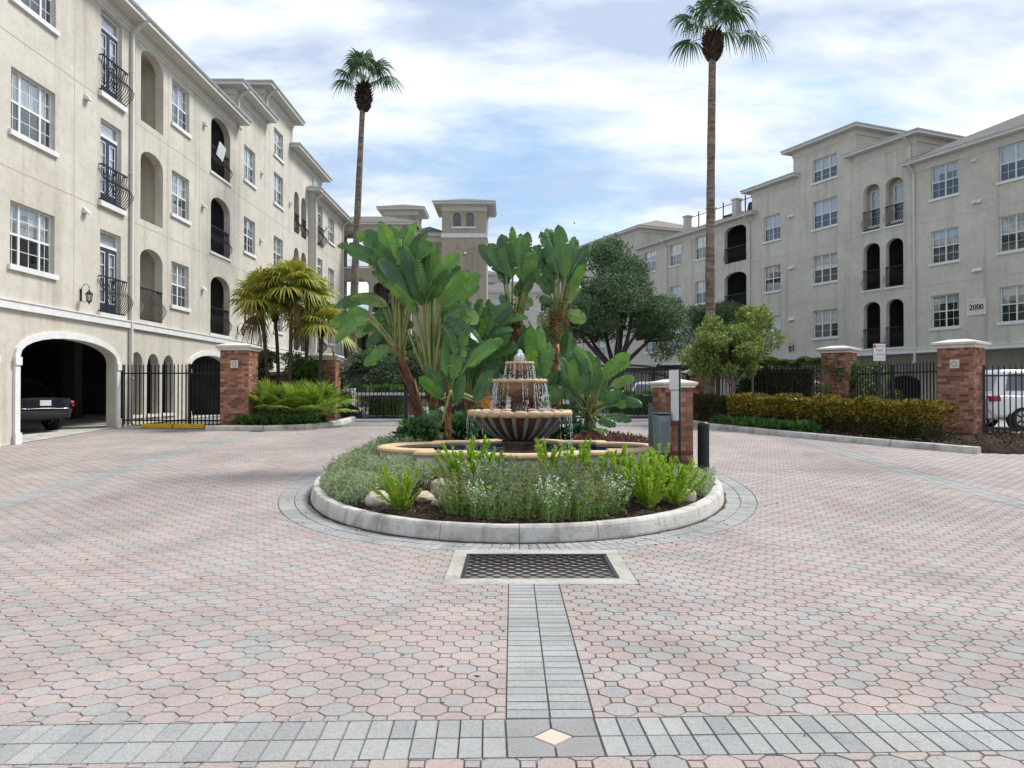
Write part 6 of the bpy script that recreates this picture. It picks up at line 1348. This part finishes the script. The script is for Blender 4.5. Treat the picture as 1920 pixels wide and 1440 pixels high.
# ------------------------------------------------------------------ ground cover (uncountable)
def cover(name, label, pick, n, h, ls, lm, per=8, up=0.9):
    P, D_ = [], []
    for _ in range(n):
        x, y, z, hh = pick(); q = nrs.rand(per, 1); s = nrs.normal(size=(1, 3))*np.array([0.25, 0.25, 0])+np.array([0, 0, 1]); p = np.array([[x, y, z]])+s*q*hh*h; P.append(p); D_.append(nrs.normal(size=(per, 3))*0.7+np.array([0, 0, up]))
    P, D_ = np.concatenate(P), np.concatenate(D_); V, F = leaves(P, D_, ls*(0.6+0.8*nrs.rand(len(P))), ls*0.42, 0.2); return tag(obj(name, npmesh(name, V, F, lm)), label, kind='stuff')
def inpool(x, y, mg=0.03):
    dx, dy = x-FC.x, y-FC.y; a = math.atan2(dy, dx); return math.hypot(dx, dy) < ray_exit(a, 1.62, 1.36, 0.98, 1.40, 0.93)+mg
def pick_sage():
    while True:
        x, y = rnd.uniform(-3.2, -0.75), rnd.uniform(10.0, 18.6); q = ell(x, y)
        if q[1] > -0.16 or inpool(x, y) or (x > -1.35 and y < 10.9) or (x > -1.15 and y < 13) or (x > -1.3 and y > 13.5) or x+0.9*(y-10.0) < -2.15+0.0 and False: continue
        if y < 10.45 and x > -1.75: continue
        e = min(1.0, 0.35+(-0.16-q[1])*2.0); lump = 0.75+0.35*math.sin(x*6.3+1)*math.sin(y*5.1); return x, y, zi(x, y), e*lump
cover('ground_cover', 'grey green creeping ground cover filling left side of island', pick_sage, 8500, 0.36, 0.042, 'sage_leaf', 9)
def pick_sage2():
    while True:
        x, y = rnd.uniform(2.2, 3.1), rnd.uniform(10.6, 11.8); q = ell(x, y)
        if -0.75 < q[1] < -0.17 and not inpool(x, y): return x, y, zi(x, y), 0.6+0.4*rnd.random()
cover('ground_cover', 'small grey green patch before the bollard', pick_sage2, 900, 0.27, 0.042, 'sage_leaf', 9)
def pick_purple():
    while True:
        x, y = rnd.uniform(1.2, 3.0), rnd.uniform(14.2, 16.6); q = ell(x, y)
        if q[1] < -0.2 and not inpool(x, y, 0.1): return x, y, zi(x, y), 0.6+0.5*rnd.random()
cover('ground_cover', 'purple leaved ground cover behind right lobe of pool', pick_purple, 1500, 0.28, 0.07, 'purple_leaf', 6, 1.2)
def pick_grass():
    x = rnd.uniform(-8.1, -5.95); y = rnd.uniform(22.62, 23.0)+max(0, (x+6.8))*0.5; return x, y, gz(y)+0.08, 0.7+0.5*rnd.random()
cover('border_grass', 'dark green border grass along the left bed kerb', pick_grass, 1800, 0.1, 0.26, 'grass_leaf', 4, 1.0)
def pick_mound():
    while True:
        x, y = rnd.uniform(5.85, 8.0), rnd.uniform(20.3, 24.3)
        if inpoly(x-0.1, y, RBED) and (y-22.9)*3.55+(x-6.75)*4.65 < -1.6: return x, y, gz(y)+0.1, 0.6+0.6*rnd.random()
cover('border_grass', 'soft green border grass at left end of right bed', pick_mound, 1800, 0.14, 0.2, 'grass_leaf', 4, 0.7)
# ------------------------------------------------------------------ foxtail ferns
def fern_mesh(seed):
    rs = np.random.RandomState(seed); P, D_ = [], []
    for k in range(18):
        az = k*2.39996+rs.rand()*0.5; el = R(28+55*rs.rand()); L_ = 0.32+0.26*rs.rand(); d = np.array([math.cos(az)*math.cos(el), math.sin(az)*math.cos(el), math.sin(el)]); nn = 260
        t = rs.rand(nn, 1); c = d*L_*t+np.array([0, 0, 0.10])*t*t*math.cos(el); q = rs.normal(size=(nn, 3)); P.append(c); D_.append(unit(q)*0.75+d*1.0)
    P, D_ = np.concatenate(P), np.concatenate(D_); n = len(P); tt = np.tile(1, n); r_ = 0.047*(0.75+0.5*rs.rand(n)); V, F = leaves(P, D_, r_, 0.016, 0.1, rs); return npmesh('fronds', V, F, 'fern_leaf')
FM = [fern_mesh(k) for k in (1, 2, 3)]; stem = MB().lathe([(0.05, -0.03), (0.04, 0.05), (0.0, 0.08)], 8).mesh('root_crown', 'petiole')
for k, (x, y, s, lab) in enumerate(((-1.38, 9.58, 0.95, 'bright green foxtail fern alone near the left front kerb'), (-0.78, 10.55, 0.95, 'foxtail fern nearest the flat rocks at pool front'), (-0.55, 10.72, 1.15, 'tall foxtail fern left of centre against pool coping'), (-0.28, 10.78, 0.95, 'foxtail fern second along the pool front'), (0.52, 10.72, 1.05, 'foxtail fern in front of fountain pedestal right side'), (0.92, 10.7, 1.1, 'foxtail fern in middle of row along pool'), (1.28, 10.62, 1.05, 'foxtail fern near right end of pool front row'),
    (1.55, 10.35, 1.05, 'foxtail fern at end of row before the coping corner'), (1.72, 9.75, 1.15, 'large foxtail fern at right front of the flowers'), (2.1, 10.02, 1.1, 'large foxtail fern rightmost by the tan rock'), (1.95, 10.45, 1.1, 'foxtail fern behind the rightmost pair'))):
    t = thing('foxtail_fern', lab, 'fern', (x, y, zi(x, y)-0.01), k*1.7, 'foxtail ferns'); t.scale = (s, s, s*1.08); tag(obj('fronds', FM[k % 3], t), kind='stuff'); obj('root_crown', stem, t)
# ------------------------------------------------------------------ angelonia flowers
def flower_mesh(seed, col):
    rs = np.random.RandomState(seed); LP, LD, BP, BD = [], [], [], []; m = MB()
    for k in range(30):
        a = rs.rand()*6.28; r_ = 0.17*math.sqrt(rs.rand()); h = (0.34+0.22*rs.rand())*(1-0.6*r_); lean = np.array([math.cos(a), math.sin(a), 0])*r_*0.9
        b = np.array([math.cos(a)*r_, math.sin(a)*r_, 0]); c = lambda t: b+lean*t*t+np.array([0, 0, h])*t
        m.tube([c(0.0), c(0.5), c(1.0)], [0.004, 0.003, 0.0015], 4, cap=False)
        t = rs.rand(26)*0.9; LP.append(np.array([c(q) for q in t])); LD.append(rs.normal(size=(26, 3))+np.array([0, 0, 0.5]))
        nb = rs.randint(4, 9) if col != 'petal_white' else rs.randint(4, 11); t = 0.5+0.5*rs.rand(nb); BP.append(np.array([c(q) for q in t])+rs.normal(size=(nb, 3))*0.008); BD.append(rs.normal(size=(nb, 3))+np.array([0, -0.2, 0.1]))
    P, D_ = np.concatenate(LP), np.concatenate(LD); V, F = leaves(P, D_, 0.055, 0.011, 0.2, rs); fo_ = npmesh('foliage', V, F, 'flower_leaf')
    P, D_ = np.concatenate(BP), np.concatenate(BD); V, F = leaves(P, D_, 0.026, 0.024, 0.3, rs); return fo_, npmesh('blossoms', V, F, col), m.mesh('stems', 'flower_leaf')
FL = {c: flower_mesh(40+i, 'petal_'+c) for i, c in enumerate(('white', 'purple', 'pink'))}
for k, (x, y, c, s, lab) in enumerate(((-0.62, 9.25, 'pink', 1.0, 'pinkish angelonia at the left end of the flower bed'), (-0.42, 9.08, 'white', 0.95, 'white angelonia at left front of the flower bed'), (-0.15, 8.98, 'purple', 0.95, 'purple angelonia in the front row left of centre'), (0.15, 9.05, 'pink', 0.95, 'pinkish angelonia in front row near the centre'), (0.42, 8.96, 'white', 1.1, 'white angelonia spilling towards kerb at centre front'), (0.72, 9.02, 'purple', 1.05, 'purple angelonia in front row right of centre'),
    (1.0, 9.15, 'pink', 1.0, 'pinkish angelonia at right front of the flower bed'), (1.2, 9.38, 'white', 1.0, 'white angelonia at the right end of the bed'), (-0.58, 9.75, 'pink', 1.1, 'pinkish angelonia behind the left end plants'), (-0.28, 9.55, 'purple', 1.2, 'purple angelonia in second row left'), (0.02, 9.5, 'purple', 1.25, 'tall purple angelonia in the middle of the bed'), (0.35, 9.5, 'pink', 1.15, 'tall pinkish angelonia in middle row centre'),
    (0.68, 9.52, 'purple', 1.15, 'purple angelonia in second row right'), (0.98, 9.62, 'pink', 1.2, 'tall pinkish angelonia in second row right end'), (-0.4, 10.1, 'white', 1.15, 'white angelonia at back left near the tall fern'), (-0.05, 10.05, 'purple', 1.2, 'purple angelonia at the back left of centre'), (0.3, 10.05, 'pink', 1.2, 'pinkish angelonia at the back centre'), (0.65, 10.05, 'purple', 1.15, 'purple angelonia at the back right of centre'), (1.0, 10.1, 'pink', 1.15, 'pinkish angelonia at back right before ferns'), (1.32, 9.85, 'purple', 1.1, 'purple angelonia beside the large right fern'), (-0.75, 9.5, 'pink', 1.0, 'pinkish angelonia at far left edge beside mulch'))):
    t = thing('angelonia', lab, 'flower', (x, y, zi(x, y)-0.01), k*2.1, 'angelonia flowers'); t.scale = (s, s, s*0.92); f_, b_, s_ = FL[c]; obj('stems', s_, t); tag(obj('foliage', f_, t), kind='stuff'); tag(obj('blossoms', b_, t), kind='stuff')
# ------------------------------------------------------------------ litter on the paving
LP = []
while len(LP) < 260:
    a = rnd.uniform(3.6, 5.9) if rnd.random() < 0.75 else rnd.uniform(0, 6.28); p = epoint(a, abs(rnd.gauss(0.03, 0.35))+0.01)
    if rnd.random() < 0.3: p = Vector((rnd.uniform(-6, 6), rnd.uniform(3.6, 14)))
    if ell(p.x, p.y)[1] > 0.01: LP.append((p.x, p.y, gz(p.y)+0.006))
LP = np.array(LP); LD = nrs.normal(size=(len(LP), 3)); LD[:, 2] = np.abs(LD[:, 2])*0.12; V, F = leaves(LP, LD, 0.02+0.035*nrs.rand(len(LP)), 0.014, 0.2)
tag(obj('leaf_litter', npmesh('leaf_litter', V, F, 'dead_leaf')), 'dry leaf litter scattered on the paving round the kerb', kind='stuff')
# ------------------------------------------------------------------ rocks
import bmesh
def rock(x, y, sx, sy, sz, seed, label):
    bm_ = bmesh.new(); bmesh.ops.create_icosphere(bm_, subdivisions=3, radius=1); rs = np.random.RandomState(seed); A_ = rs.normal(size=(7, 3)); A_ /= np.linalg.norm(A_, axis=1)[:, None]; off = 0.6+0.35*rs.rand(7)
    for v in bm_.verts:
        p = np.array(v.co)
        for a, o_ in zip(A_, off):
            q = p@a
            if q > o_: p = p-a*(q-o_)*0.9
        v.co = Vector(p*np.array([sx, sy, sz])*(1+0.03*rs.normal()))
    me = bpy.data.meshes.new('rock'); bm_.to_mesh(me); bm_.free(); me.materials.append(MAT['rock']); tag(obj('rock', me, None, (x, y, zi(x, y)+sz*0.35), seed), label, 'rock', 'rocks on the island')
for a in ((-1.72, 9.95, 0.20, 0.16, 0.13, 1, 'pale tan rock left of the lone front fern'), (-1.12, 9.98, 0.17, 0.13, 0.10, 2, 'flat pale rock right of the lone front fern'), (-0.93, 10.25, 0.19, 0.15, 0.17, 3, 'brownish rock beneath the left pool front ferns'), (-0.9, 9.72, 0.13, 0.1, 0.08, 4, 'smallest pale rock at left edge of flowers'), (2.33, 10.35, 0.16, 0.14, 0.14, 5, 'tan rock at right end behind the large ferns')): rock(*a)
